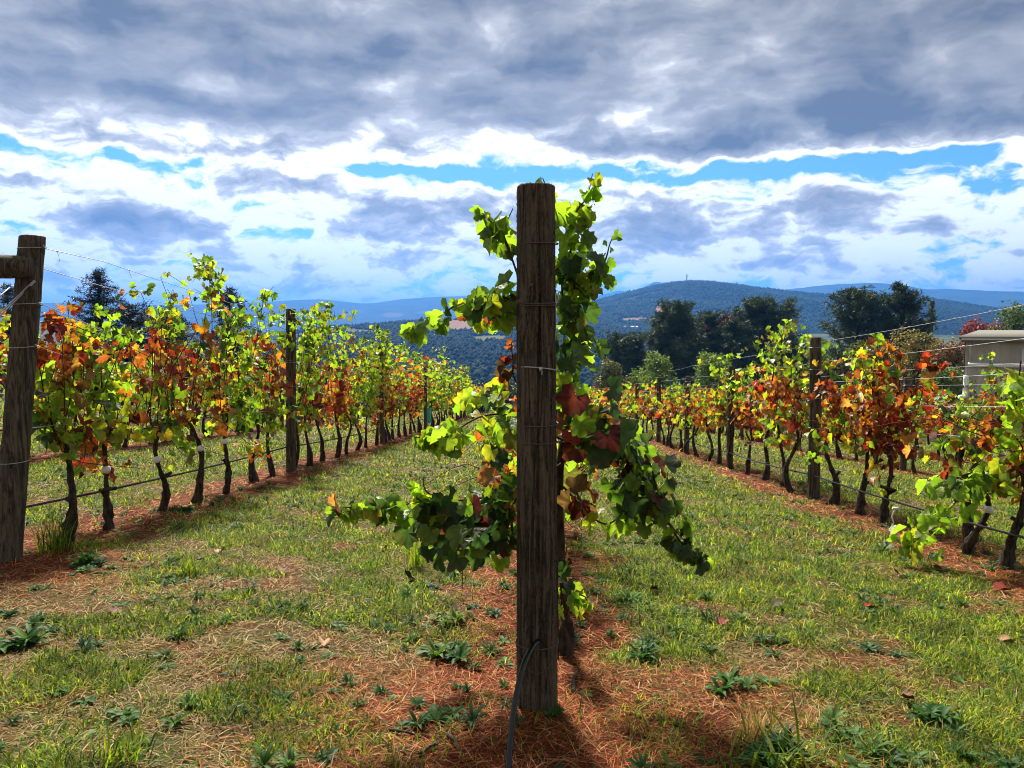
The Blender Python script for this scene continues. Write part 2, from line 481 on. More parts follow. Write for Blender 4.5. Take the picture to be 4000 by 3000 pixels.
hill('far_range_ahead', [(1200, 650), (1290, 640), (1340, 627), (1365, 633), (1385, 622), (1415, 607), (1450, 614), (1560, 640), (1750, 650)], 7000, 8200, 9800, M_RANGE, .1, 21, base=-60)
hill('far_range_left', [(-900, 650), (-400, 640), (0, 652), (300, 660), (520, 655), (610, 650), (680, 645), (730, 650), (790, 658), (850, 650), (920, 643), (1000, 640), (1100, 640), (1250, 655), (1400, 670), (1600, 690)],
     4600, 7000, 9500, M_RANGE, .16, 5, na=420, base=-40, sp_s=900, paint=paint_far)
hill('far_range_right', [(1250, 668), (1500, 640), (1660, 628), (1720, 624), (1790, 615), (1850, 612), (1905, 612), (1960, 618), (1995, 626), (2060, 624), (2140, 627), (2212, 628), (2500, 620), (2900, 640)],
     4200, 6600, 9200, M_RANGE, .18, 8, na=360, base=-40, sp_s=900)
HM = hill('wooded_hill', [(1000, 700), (1120, 682), (1200, 668), (1270, 656), (1330, 639), (1400, 622), (1440, 613), (1485, 608), (1540, 609), (1600, 615), (1680, 626), (1760, 634), (1820, 637), (1880, 634), (1960, 636), (2050, 650), (2200, 672), (2500, 690)],
          1450, 2600, 3700, M_HILL, .15, 2, paint=paint_main, base=-14, nr_=80, na=420)
HN = hill('farmland_rise', [(200, 730), (450, 722), (620, 715), (760, 704), (830, 700), (900, 693), (980, 690), (1060, 686), (1120, 683), (1200, 690), (1350, 708), (1600, 722)],
          800, 1500, 2100, M_HILL, .08, 4, paint=paint_mid, base=-30, nr_=70, na=300)

# ------------------------------------------------------------------ distant woods: one mass of little crowns
def ico():
    f = (1 + 5 ** .5) / 2
    v = np.array([[-1, f, 0], [1, f, 0], [-1, -f, 0], [1, -f, 0], [0, -1, f], [0, 1, f], [0, -1, -f], [0, 1, -f], [f, 0, -1], [f, 0, 1], [-f, 0, -1], [-f, 0, 1]], float)
    v /= np.linalg.norm(v[0])
    F = [[0, 11, 5], [0, 5, 1], [0, 1, 7], [0, 7, 10], [0, 10, 11], [1, 5, 9], [5, 11, 4], [11, 10, 2], [10, 7, 6], [7, 1, 8], [3, 9, 4], [3, 4, 2], [3, 2, 6], [3, 6, 8], [3, 8, 9], [4, 9, 5], [2, 4, 11], [6, 2, 10], [8, 6, 7], [9, 8, 1]]
    return v, np.array(F)
ICV, ICF = ico()
def sub(v, F):
    v = list(map(tuple, v)); cache = {}; G = []
    def mid(a, b):
        k = (min(a, b), max(a, b))
        if k not in cache:
            m = np.array(v[a]) + np.array(v[b]); m /= np.linalg.norm(m); v.append(tuple(m)); cache[k] = len(v) - 1
        return cache[k]
    for a, b, c in F:
        x, y, z = mid(a, b), mid(b, c), mid(c, a)
        G += [[a, x, z], [b, y, x], [c, z, y], [x, y, z]]
    return np.array(v), np.array(G)
IC2V, IC2F = sub(ICV, ICF)
OCV = np.array([[1, 0, -.1], [0, 1, .1], [-1, 0, -.1], [0, -1, .1], [0, 0, 1], [0, 0, -1]], float)
OCF = np.array([[0, 1, 4], [1, 2, 4], [2, 3, 4], [3, 0, 4], [1, 0, 5], [2, 1, 5], [3, 2, 5], [0, 3, 5]])
def crowns(P, rad, hgt, cols, fine=True, rough=.28):
    tv, tf = (ICV, ICF) if fine else (OCV, OCF)
    n, k = len(P), len(tv)
    V = tv[None] * (1 + rng.normal(0, rough, (n, k))[:, :, None] * .8)
    V = V * np.stack([rad, rad, hgt], -1)[:, None, :] + P[:, None, :]
    F = (tf[None] + (np.arange(n) * k)[:, None, None]).reshape(-1, 3)
    C = np.repeat(cols, k, 0) * rng.uniform(.75, 1.3, (n * k, 1))
    return V.reshape(-1, 3), F, C
m_, N = newmat('distant_crowns')
out(N, princ(N, attr(N), .95, .05)); M_FARCROWN = m_

def wood_cols(n):
    base = np.array([[.010, .020, .015], [.014, .026, .017], [.007, .016, .014], [.02, .03, .018]])
    return base[rng.integers(0, 4, n)] * rng.uniform(.7, 1.3, (n, 1))
# valley slope, seen between the posts
n = 12500
a = np.arctan((rng.uniform(380, 1800, n) - CX) / FPX); r = np.sqrt(rng.uniform(330 ** 2, 960 ** 2, n))
x, y = r * np.sin(a), r * np.cos(a)
keep = fbm(x, y, 150, 31, 3) > .36
x, y = x[keep], y[keep]; n = len(x)
rad = rng.uniform(1.8, 4.4, n); h = rad * rng.uniform(.8, 1.5, n)
V, F, C = crowns(np.stack([x, y, ground(x, y) + h * .75], -1), rad, h, wood_cols(n))
w = obj('valley_wood', mesh_np('valley_wood', V, F, M_FARCROWN, C)); w['kind'] = 'stuff'
tag(w, 'blue green forest filling the valley beyond the vineyard', 'forest')
def cover_hill(H, n, seed, name, label, r0, r1, paint, clear=.5):
    X, Y, Z, t = H
    nf = int((t <= 1.1).sum())
    u = rng.uniform(0, nf - 1.01, n); v_ = rng.uniform(0, X.shape[1] - 1.01, n)
    iu, iv = u.astype(int), v_.astype(int); fu, fv = u - iu, v_ - iv
    L = lambda A: (A[iu, iv] * (1 - fu) * (1 - fv) + A[iu + 1, iv] * fu * (1 - fv) + A[iu, iv + 1] * (1 - fu) * fv + A[iu + 1, iv + 1] * fu * fv)
    x, y, z = L(X), L(Y), L(Z)
    pc = paint(x[None], y[None], z[None]); k = (pc.max(1) < .35) & (fbm(x, y, 240, seed, 3) > clear)
    x, y, z = x[k], y[k], z[k]; m = len(x)
    rad = rng.uniform(r0, r1, m); h = rad * rng.uniform(.7, 1.2, m)
    V, F, C = crowns(np.stack([x, y, z + h * .35], -1), rad, h, wood_cols(m) * (.45 + 1.1 * fbm(x, y, 260, seed + 5, 3))[:, None], False, .16)
    o = obj(name, mesh_np(name, V, F, M_FARCROWN, C)); o['kind'] = 'stuff'
    tag(o, label, 'forest')
cover_hill(HM, 46000, 41, 'hill_wood', 'dense forest covering the blue hill with the small tower', 2.4, 5.6, paint_main, .25)
cover_hill(HN, 16000, 43, 'rise_wood', 'woods around the brown paddocks on the middle rise', 2.0, 4.4, paint_mid, .33)

# haze over the valley
hz = MB(); box_to(hz, (0, 1000, 222), (30000, 26000, 640))
m_, N = newmat('haze')
pv = N.n('ShaderNodeVolumePrincipled')
pv.inputs['Color'].default_value = (.07, .28, .82, 1)
pv.inputs['Density'].default_value = 1.65e-4
pv.inputs['Anisotropy'].default_value = 0.3
o_ = N.n('ShaderNodeOutputMaterial'); N.put(o_.inputs['Volume'], pv.outputs[0])
hzo = hz.build('haze', m_); hzo['kind'] = 'stuff'
tag(hzo, 'blue haze lying over the far hills and valley', 'haze')

# ------------------------------------------------------------------ leaves
def leaf_outline(k, lob=.32, seed=0):
    """grape leaf: base (petiole notch) at the origin, tip along +Y, unit length"""
    q = np.random.default_rng(seed)
    t = np.linspace(0, 2 * math.pi, k, endpoint=False) + .001
    ang = t - math.pi / 2 * 0
    # five lobes round a centre at (0,.42)
    a = np.abs(np.arctan2(np.sin(t), np.cos(t)))          # 0 = tip, pi = notch
    peaks = [(0, 1.0, .34), (1.05, .92, .34), (2.1, .78, .42)]
    rad = np.max([p * np.exp(-((a - c) / w) ** 2 * .5) for c, p, w in peaks], 0)
    rad = .40 + rad * .205
    rad *= np.where(a > 2.75, .35, 1.0)
    rad *= 1 + q.normal(0, .05, k) + .045 * np.where(np.arange(k) % 2, 1, -1)
    x = np.sin(t) * rad * 1.04; y = .40 + np.cos(t) * rad
    return np.stack([x, y], -1)
def leaf_mesh(k, seed, fold=.45, curl=.6):
    o_ = leaf_outline(k, seed=seed)
    q = np.random.default_rng(seed + 50)
    V = np.vstack([[0, .30], o_])
    x, y = V[:, 0], V[:, 1]
    z = np.abs(x) * fold * q.uniform(.3, 1.4) - curl * q.uniform(.3, 1.5) * (y - .3) ** 2 - .25 * x * x * q.uniform(-1, 2)
    z[1:] += q.normal(0, .05, k)
    z[0] -= .03
    j = np.arange(k)
    F = np.stack([np.zeros(k, int), 1 + (j + 1) % k, 1 + j], -1)
    edge = np.concatenate([[0], np.where(np.arange(k) % 2, .25, 1.0)])
    return np.stack([x, y, z], -1), F, edge
LEAF_HI = [leaf_mesh(22, s) for s in range(7)]
LEAF_MD = [leaf_mesh(11, s + 20) for s in range(6)]
LEAF_LO = [leaf_mesh(6, s + 40, .3, .4) for s in range(5)]

# colours of the vine leaves: body, margin
PAL = {'lime': ((.165, .26, .02), (.24, .31, .025)), 'yellowgreen': ((.26, .28, .02), (.34, .29, .02)), 'green': ((.085, .15, .018), (.13, .19, .02)),
       'dark': ((.035, .065, .02), (.05, .085, .02)), 'deep': ((.022, .045, .022), (.03, .055, .022)), 'yellow': ((.40, .29, .025), (.46, .25, .03)),
       'amber': ((.42, .19, .02), (.40, .11, .02)), 'orange': ((.36, .10, .02), (.32, .055, .015)), 'rust': ((.26, .065, .02), (.20, .035, .015)),
       'red': ((.24, .024, .014), (.18, .014, .012)), 'maroon': ((.085, .014, .016), (.06, .01, .012)), 'blush': ((.30, .17, .05), (.34, .07, .03)), 'brown': ((.11, .055, .028), (.07, .03, .018)), 'olive': ((.13, .13, .03), (.17, .11, .03))}
PN = list(PAL)
PBODY = np.array([PAL[k][0] for k in PN]); PEDGE = np.array([PAL[k][1] for k in PN])
GREENS = [('lime', .40), ('yellowgreen', .22), ('green', .26), ('dark', .12), ('olive', .08)]
MIXED = [('lime', .24), ('yellowgreen', .24), ('green', .12), ('yellow', .12), ('amber', .09), ('orange', .05), ('rust', .08), ('blush', .06), ('olive', .12), ('brown', .05)]
REDS = [('orange', .2), ('rust', .26), ('red', .26), ('maroon', .12), ('amber', .10), ('yellow', .05), ('brown', .06), ('blush', .06)]
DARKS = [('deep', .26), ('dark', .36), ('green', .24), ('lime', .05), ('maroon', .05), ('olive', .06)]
def pick(pal, n):
    w_ = np.array([p for _, p in pal]); idx = np.array([PN.index(k) for k, _ in pal])
    return idx[rng.choice(len(pal), n, p=w_ / w_.sum())]

def frames(N_, T_):
    N_ = N_ / (np.linalg.norm(N_, axis=1, keepdims=True) + 1e-9)
    T_ = T_ - N_ * (N_ * T_).sum(1, keepdims=True); T_ /= np.linalg.norm(T_, axis=1, keepdims=True) + 1e-9
    return np.stack([np.cross(T_, N_), T_, N_], -1)       # columns x, y(tip), z(normal)

def leaves_joined(P, Rm, S, CI, templates, jit=.16):
    Vs, Fs, Cs, nb = [], [], [], 0
    which = rng.integers(0, len(templates), len(P))
    for k, (tv, tf, ed) in enumerate(templates):
        s = np.where(which == k)[0]
        if not len(s): continue
        V = np.einsum('nij,kj->nki', Rm[s], tv) * S[s][:, None, None] + P[s][:, None, :]
        c = PBODY[CI[s]][:, None, :] * (1 - ed)[None, :, None] + PEDGE[CI[s]][:, None, :] * ed[None, :, None]
        c = c * rng.uniform(1 - jit, 1 + jit, (len(s), 1, 1)) * rng.uniform(.9, 1.1, (len(s), 1, 3))
        Vs.append(V.reshape(-1, 3)); Cs.append(c.reshape(-1, 3))
        Fs.append((tf[None] + (nb + np.arange(len(s)) * len(tv))[:, None, None]).reshape(-1, 3)); nb += len(s) * len(tv)
    return np.concatenate(Vs), np.concatenate(Fs), np.concatenate(Cs)

LEAF_ME = {}
def leaf_data(shape, ci):
    """shared meshes for the leaves that are objects of their own"""
    if (shape, ci) not in LEAF_ME:
        tv, tf, ed = LEAF_HI[shape]
        c = PBODY[ci][None] * (1 - ed)[:, None] + PEDGE[ci][None] * ed[:, None]
        q = np.random.default_rng(shape * 31 + ci)
        c = c * q.uniform(.75, 1.2, (len(tv), 1)) * np.where(np.arange(len(tv)) % 2, .82, 1.2)[:, None]
        if q.random() < .35: c[q.integers(1, len(tv), 3)] = (.09, .04, .02)
        LEAF_ME[(shape, ci)] = mesh_np('leaf', tv, tf, M_LEAF, c, False)
    return LEAF_ME[(shape, ci)]
def leaves_single(root, base, P, Rm, S, CI, par=None):
    for i_, (p, r_, s, ci) in enumerate(zip(P, Rm, S, CI)):
        o = bpy.data.objects.new('leaf', leaf_data(int(rng.integers(0, 7)), int(ci)))
        COL.objects.link(o); o.parent = root if par is None or par[i_] is None else par[i_]
        M = Matrix((r_ * s).tolist()).to_4x4(); M.translation = Vector(p - base)
        o.matrix_local = M

def orient(P, outw, n, droop=.8, up=.55, rnd=.65):
    """normals turned outwards and up, tips hanging"""
    Nn = outw + np.array([0, 0, up]) + rng.normal(0, rnd, (n, 3))
    Tt = np.array([0, 0, -droop]) + outw * .45 + rng.normal(0, .5, (n, 3))
    return frames(Nn, Tt)

# ------------------------------------------------------------------ vines
def trunk_path(base, head, bend=.05, n=9):
    t = np.linspace(0, 1, n)[:, None]
    P = base + (head - base) * t
    w1, w2 = rng.normal(0, 1, 3), rng.normal(0, 1, 3)
    P = P + np.sin(t * math.pi) * w1 * [bend, bend, 0] + np.sin(t * 2 * math.pi) * w2 * [bend * .6, bend * .6, 0]
    return P
def redness(x, y, z):
    return fbm(np.asarray(x) * 1.0 + np.asarray(y), np.asarray(z) * 1.3 + np.asarray(x) * .7, .75, 77, 2)

def vine_trunk(root, base, head, tie, hi=True):
    P = trunk_path(np.zeros(3) - [0, 0, .05], head - base, .06)
    t = np.linspace(0, 1, 9)
    rad = np.interp(t, [0, .12, .32, .40, .8, 1], [.052, .044, .038, .023, .02, .026]) * rng.uniform(.8, 1.2)
    mb = MB(); tube_to(mb, spline(P, 22 if hi else 9), np.interp(np.linspace(0, 1, 22 if hi else 9), t, rad), 8 if hi else 5, wob=.2)
    if hi:   # old spur stub
        q = P[3]; tube_to(mb, [q, q + [rng.normal(0, .03), rng.normal(0, .03), .05], q + [rng.normal(0, .06), rng.normal(0, .05), .08]], [.024, .02, .016], 6, wob=.15)
    mb.build('trunk', M_BARK, root, True)
    if tie:
        k = 5; c = P[k]; mb = MB()
        tube_to(mb, [c - [0.004, 0, .025], c, c + [.003, 0, .018], c + [.0, 0, .03]], [.029, .036, .031, .027], 9, wob=.12); mb.build('tie', M_TIE, root, True)
    return P[-1] + base

def vine(k, y, label, group, hgt=2.15, lod=0, dens=1.0, single=False, tie=False, xoff=0.0, thick=.2, redbias=0.0, low=.72, sp=.86):
    bx = rowx(k, y) + rng.normal(0, .03)
    base = gpt(bx, y)
    root = thing('grape_vine', label, 'grapevine', base, group)
    hd = base + [rng.normal(0, .05), rng.normal(0, .08), rng.uniform(.80, 1.0) if k else rng.uniform(.5, .7)]
    voff = rng.normal(0, .045); dens *= rng.uniform(.7, 1.15) if k != -1 else rng.uniform(.75, 1.2); hgt *= rng.uniform(.9, 1.08)
    if rng.random() < .16: dens *= .5; hgt *= .88
    Co = []
    hd = vine_trunk(root, base, hd, tie, lod == 0)
    cw = MB(); canes = []; Ci = []
    ncane = {0: 11, 1: 9, 2: 7}[lod]
    Ps, Os, Ss, Hs = [], [], [], []
    tot = hgt * rng.uniform(.9, 1.08)
    for c in range(ncane):
        u = (c + .5) / ncane - .5
        st = hd + [rng.normal(0, .03), u * sp * .9, rng.uniform(-.03, .05)]
        L = (tot - .95) * rng.uniform(.65, 1.12) * (1.25 if rng.random() < .12 else 1)
        hang = rng.random() < .19; coff = rng.normal(0, .09)
        side = rng.normal(0, thick)
        e = st + [side + xoff, rng.normal(0, .18), L if not hang else -rng.uniform(.1, .4)]
        mid = (st + e) / 2 + [rng.normal(0, .08), rng.normal(0, .08), .1 if hang else 0]
        pts = spline([hd, st, mid, e, e + [rng.normal(0, .2), rng.normal(0, .2), -.12]] if c % 3 else [st, mid, e, e + [rng.normal(0, .22), rng.normal(0, .22), -.16]], 12)
        if lod == 0:
            c1 = MB(); tube_to(c1, pts, np.linspace(.0055, .002, 12), 4, cap=False); canes.append(c1.build('cane', M_CANE, root, off=base))
        elif lod == 1: tube_to(cw, pts, np.linspace(.0055, .002, 12), 3, cap=False)
        nl = max(4, int(L / .044 * {0: 1.0, 1: .95, 2: .6}[lod] * dens))
        t = rng.uniform(.08, 1, nl)
        idx = t * 11; i0 = np.minimum(idx.astype(int), 10); f = (idx - i0)[:, None]
        p = pts[i0] * (1 - f) + pts[i0 + 1] * f
        a = rng.uniform(0, 2 * math.pi, nl); ow = np.stack([np.cos(a), np.sin(a) * .7, np.zeros(nl)], -1)
        p = p + ow * rng.uniform(.02, .11, nl)[:, None] + rng.normal(0, .02, (nl, 3))
        Ps.append(p); Os.append(ow); Ss.append(rng.uniform(.06, .115, nl) * np.interp(t, [0, .75, 1], [1.05, 1, .6])); Hs.append(t); Co.append(np.full(nl, coff)); Ci.append(np.full(nl, c))
    nb = int({0: 70, 1: 70, 2: 45}[lod] * dens)
    a = rng.uniform(0, 2 * math.pi, nb); ow = np.stack([np.cos(a), np.sin(a) * .6, np.zeros(nb)], -1)
    zz = rng.uniform(low, tot * .8, nb)
    p = np.stack([np.full(nb, hd[0] + xoff * .5), base[1] + rng.uniform(-.5, .5, nb) * sp, base[2] + zz], -1) + ow * rng.uniform(.03, thick + .08, nb)[:, None]
    Ps.append(p); Os.append(ow); Ss.append(rng.uniform(.065, .12, nb)); Hs.append(zz / tot); Co.append(np.zeros(nb)); Ci.append(np.full(nb, -1))
    P = np.concatenate(Ps); O = np.concatenate(Os); S = np.concatenate(Ss) * {0: 1, 1: 1.05, 2: 1.4}[lod]; H = np.concatenate(Hs)
    Co = np.concatenate(Co); Ci = np.concatenate(Ci)
    ok = P[:, 2] > ground(P[:, 0], P[:, 1]) + .12
    for yp in POSTS[k]:      # growth is tied back clear of the posts
        ok &= ~((np.abs(P[:, 1] - yp + .12) < .30) & ((P[:, 0] - rowx(k, yp)) * (-1 if k > 0 else 1) > -.05) & (P[:, 2] < base[2] + 1.85)) if k else True
    P, O, S, H, Co, Ci = P[ok], O[ok], S[ok], H[ok], Co[ok], Ci[ok]; n = len(P)
    hz_ = (P[:, 2] - base[2]) / 2.2
    rd = redness(P[:, 0], P[:, 1], P[:, 2]) + redbias - .75 * np.clip(hz_ - .62, 0, 1) + rng.normal(0, .03, n) + Co + voff
    ci = np.where(rd > .62, pick(REDS, n), np.where(rd > .51, pick(MIXED, n), pick(GREENS, n)))
    Rm = orient(P, O, n)
    if lod == 1: cw.build('canes', M_CANE, root, off=base)['kind'] = 'stuff'
    if single:
        m = min(n, 298); s = np.argsort(-S * (1.3 - np.abs(P[:, 0] - base[0]) * 0 + rng.uniform(0, .3, n)))
        leaves_single(root, base, P[s[:m]], Rm[s[:m]], S[s[:m]], ci[s[:m]], [canes[q] if q >= 0 else None for q in Ci[s[:m]]])
        s = s[m:]
    else: s = np.arange(n)
    if len(s):
        V, F, C = leaves_joined(P[s], Rm[s], S[s], ci[s], [LEAF_HI, LEAF_MD, LEAF_LO][lod])
        fo = obj('foliage', mesh_np('foliage', V - base, F, M_LEAF, C), root); fo['kind'] = 'stuff'
    return root

ORD = ['first', 'second', 'third', 'fourth', 'fifth', 'sixth', 'seventh', 'eighth', 'ninth', 'tenth', 'eleventh', 'twelfth', 'thirteenth']
ROWN = {0: 'centre row', -1: 'nearest left row', -2: 'second row on the left', -3: 'third row on the left',
        1: 'nearest right row', 2: 'second row on the right', 3: 'third row on the right'}
POSTS = {0: [2.9, 9.6, 16.6, 23.6, 30.6, 37.6], -1: [5.15, 11.1, 18.0, 25.6, 33.6, 41.0], -2: [8.0, 14.6, 21.5, 28.5, 35.5, 42],
         -3: [12, 18.5, 25.5, 32.5, 39.5], 1: [4.6, 9.4, 13.4, 17.1, 20.8, 25.0, 29.5, 34, 38.5, 43], 2: [8.2, 14.3, 19, 24, 29, 34, 39], 3: [11.5, 16.5, 21.5, 26.5, 31.5, 36.5]}
SPAN = {0: (4.35, 42), -1: (8.6, 45), -2: (10.6, 43), -3: (16.2, 41), 1: (8.8, 45), 2: (9.4, 41), 3: (14.4, 40)}

# ------------------------------------------------------------------ posts
def post_mesh(name, H, r0, r1, sides=14, rings=16, lean=(0, 0), crack=0, seed=0, bury=.12):
    q = np.random.default_rng(seed)
    z = np.linspace(-bury, H, rings); tz = np.clip(z / H, 0, 1)
    a = np.arange(sides) / sides * 2 * math.pi
    rad = np.interp(tz, [0, 1], [r0, r1])[:, None] * (1 + .018 * np.sin(a * 2 + q.uniform(0, 6))[None] + .012 * np.sin(a * 3 + tz[:, None] * 5)) + q.normal(0, .0012, (rings, sides))
    for c in range(crack):
        ca = q.uniform(-2.6, -.6) if c else -1.45
        wv = ca + .05 * np.sin(tz * 9 + c) + .02 * q.normal(size=rings)
        lo, hi = sorted(q.uniform(0, 1, 2)) if c else (0, 1)
        dd = np.abs((a[None] - wv[:, None] + math.pi) % (2 * math.pi) - math.pi)
        rad -= np.where(dd < 2.2 * math.pi / sides, .009, 0) * ((tz > lo) & (tz < hi))[:, None]
    if crack > 4:
        for c in range(9):      # knots
            ka, kz = q.uniform(-2.8, -.3), q.uniform(.05, .97)
            dd = ((np.abs((a[None] - ka + math.pi) % (2 * math.pi) - math.pi)) * r0) ** 2 + ((tz[:, None] - kz) * H) ** 2
            rad += .006 * np.exp(-dd / .018 ** 2) - .008 * np.exp(-dd / .007 ** 2)
    X = np.cos(a)[None] * rad + lean[0] * tz[:, None]; Y = np.sin(a)[None] * rad + lean[1] * tz[:, None]
    Z = np.broadcast_to(z[:, None], X.shape).copy()
    V = np.stack([X, Y, Z], -1).reshape(-1, 3)
    # worn top edge
    tr = np.stack([lean[0] + np.cos(a) * rad[-1] * .93, lean[1] + np.sin(a) * rad[-1] * .93, np.full(sides, H + .006) + q.normal(0, .001, sides)], -1)
    V = np.vstack([V, tr, [[lean[0], lean[1], H + .007]]])
    i = np.arange(rings)[:, None] * sides; j = np.arange(sides)[None]; j2 = (j + 1) % sides
    Q = np.stack([i + j, i + j2, i + sides + j2, i + sides + j], -1).reshape(-1, 4)
    jj = np.arange(sides)
    T3 = np.stack([rings * sides + jj, rings * sides + (jj + 1) % sides, np.full(sides, len(V) - 1)], -1)
    return mesh_np(name, V, [Q, T3], M_POST, smooth=True)
def wrap(root, z, rad, cx=0, cy=0, tilt=0.0, wr=.0028, mat=None, name='wire_wrap', sag=0.0):
    a = np.linspace(0, 2 * math.pi, 29)
    P = np.stack([cx + np.cos(a) * rad, cy + np.sin(a) * rad, z + np.sin(a + .6) * tilt - sag * np.clip(-np.sin(a), 0, 1) ** 2], -1)
    mb = MB(); tube_to(mb, P, wr, 5, cap=False); return mb.build(name, mat or M_WIRE, root, True)

pb = gpt(at(1160, 1540, 2.9)[0], 2.9)
PC = pb.copy()
root = thing('vineyard_post', 'big weathered round timber end post in the middle foreground', 'post', pb, 'vineyard posts')
obj('post_shaft', post_mesh('post_shaft', 1.985, .0785, .070, 128, 240, (-.008, 0), 5, 3), root)
for py, tl, mt in ((523, .003, M_RUST), (654, .004, M_RUST), (659, .002, M_RUST), (800, -.012, M_WIRE), (920, .003, M_RUST), (959, .0, M_RUST), (1400, .004, M_RUST)):
    zz = at(1160, py, 2.83)[2] - pb[2]
    wrap(root, zz, np.interp(zz, [0, 2], [.081, .0745]), tilt=tl, mat=mt)
zz = at(1160, 1400, 2.83)[2] - pb[2]
wrap(root, zz - .005, .083, tilt=.006, mat=M_RUST, name='loose_wire_loop', sag=.085, wr=.0016)
for px, py in ((1147, 616), (1168, 797), (1122, 652)):
    p = at(px, py, 2.822) - pb; mb = MB()
    box_to(mb, p, (.012, .02, .016)); box_to(mb, p + [.004, -.006, -.014], (.005, .006, .014)); mb.build('staple', M_WIRE if py > 700 else M_RUST, root)
mb = MB()      # loose wire tail poking up beside the post
p0 = at(1199, 660, 2.86) - pb
tube_to(mb, spline([p0, p0 + [.012, 0, .02], p0 + [.012, 0, .05], p0 + [.002, 0, .045], p0 + [.004, 0, -.06], p0 + [.002, 0, -.13]], 16), .0018, 5); mb.build('wire_tail', M_WIRE, root)
mb = MB()      # pale lath standing against the post
q0, q1 = at(1206, 1425, 2.95) - pb, at(1204, 1200, 2.95) - pb
tube_to(mb, [q0, q1], .003, 5); mb.build('stake', M_CANE, root)

def row_post(k, i, y, H, r, lean=(0, 0), sides=14, label=None):
    b = gpt(rowx(k, y), y)
    lab = label or f'weathered round trellis post, {ORD[i]} along the {ROWN[k]}'
    rt = thing('vineyard_post', lab, 'post', b, 'vineyard posts')
    obj('post_shaft', post_mesh('post_shaft', H, r, r * .93, sides, 14 if y > 15 else 40, lean, 2 if y < 15 else 0, seed=int(y * 10) + k * 7), rt)
    if y < 22:
        for z in (.88, 1.25, 1.6, H - .12):
            f = z / H; wrap(rt, z, r * 1.0 + .002, lean[0] * f, lean[1] * f, tilt=rng.normal(0, .004), wr=.002)
    return b
for k, ys in POSTS.items():
    for i, y in enumerate(ys):
        if k == 0 and i == 0: continue
        if k == -1 and i == 0: continue
        if k == 1 and i == 0: continue
        if k == 0 and y < 12: continue
        H = {0: 1.35, -1: 2.25, -2: 2.0, -3: 2.0, 1: np.interp(y, [9, 13, 17, 40], [1.98, 1.85, 1.75, 1.65]), 2: 1.75, 3: 1.75}[k] + rng.normal(0, .06)
        if k == -1 and i == 1: H = 2.36
        if k == 1 and i == 1: H = 1.99
        row_post(k, i, y, H, .074 if y < 12 else .06, (rng.normal(0, .03), rng.normal(0, .03)), 28 if y < 15 else 12)

# left end assembly: leaning post, brace rail, wires
eb = on_ground(14, 1208)
top = at(70, 512, eb[1] + .25)
EL = top - eb
ert = thing('vineyard_post', 'leaning round end post cut by the left edge of the picture', 'post', eb, 'vineyard posts')
obj('post_shaft', post_mesh('post_shaft', EL[2], .088, .079, 36, 50, (EL[0], EL[1]), 3, 9), ert)
for f, rw in ((.965, .0030), (.79, .0026), (.655, .0028), (.30, .0026)):
    wrap(ert, EL[2] * f, .083 + (1 - f) * .006, EL[0] * f, EL[1] * f, tilt=.006, wr=rw)
for f in (.965, .655, .785):
    c = EL * f + [.08, -.01, 0]; mb = MB()
    tube_to(mb, [c - [0, 0, .02], c, c + [0, 0, .02]], [.010, .016, .010], 8); tube_to(mb, [c, c + [.03, 0, 0]], .004, 5)
    mb.build('wire_clamp', M_RUST, ert, True)
rl0, rl1 = at(-420, 578, eb[1] + .05), at(66, 577, eb[1] + .12)
mb = MB(); tube_to(mb, spline([rl0, (rl0 + rl1) / 2 + [0, 0, .01], rl1], 20), np.concatenate([np.full(18, .078), [.074, .062]]), 24, wob=.012)
V = mb
ro = obj('brace_rail', V.mesh('brace_rail', M_POST, True)); tag(ro, 'horizontal timber brace rail butting against the leaning left post', 'rail')
mb = MB(); e0, e1 = EL * .86 + eb + [.075, -.05, 0], at(-120, 800, eb[1] - .05)
tube_to(mb, [e0, e1], .006, 6); tube_to(mb, [e0 + [0, -.012, .004], e1 + [0, -.012, .02]], .004, 5)
tag(mb.build('brace_wire', M_WIRE, None, True), 'twisted diagonal brace wire crossing the leaning left post', 'wire')
mb = MB(); e0, e1 = EL * .84 + eb + [-.09, -.05, 0], at(-60, 690, eb[1] - .05)
tube_to(mb, [e0, e1], .0045, 6); tag(mb.build('brace_wire', M_WIRE, None, True), 'short diagonal brace wire left of the leaning post', 'wire')

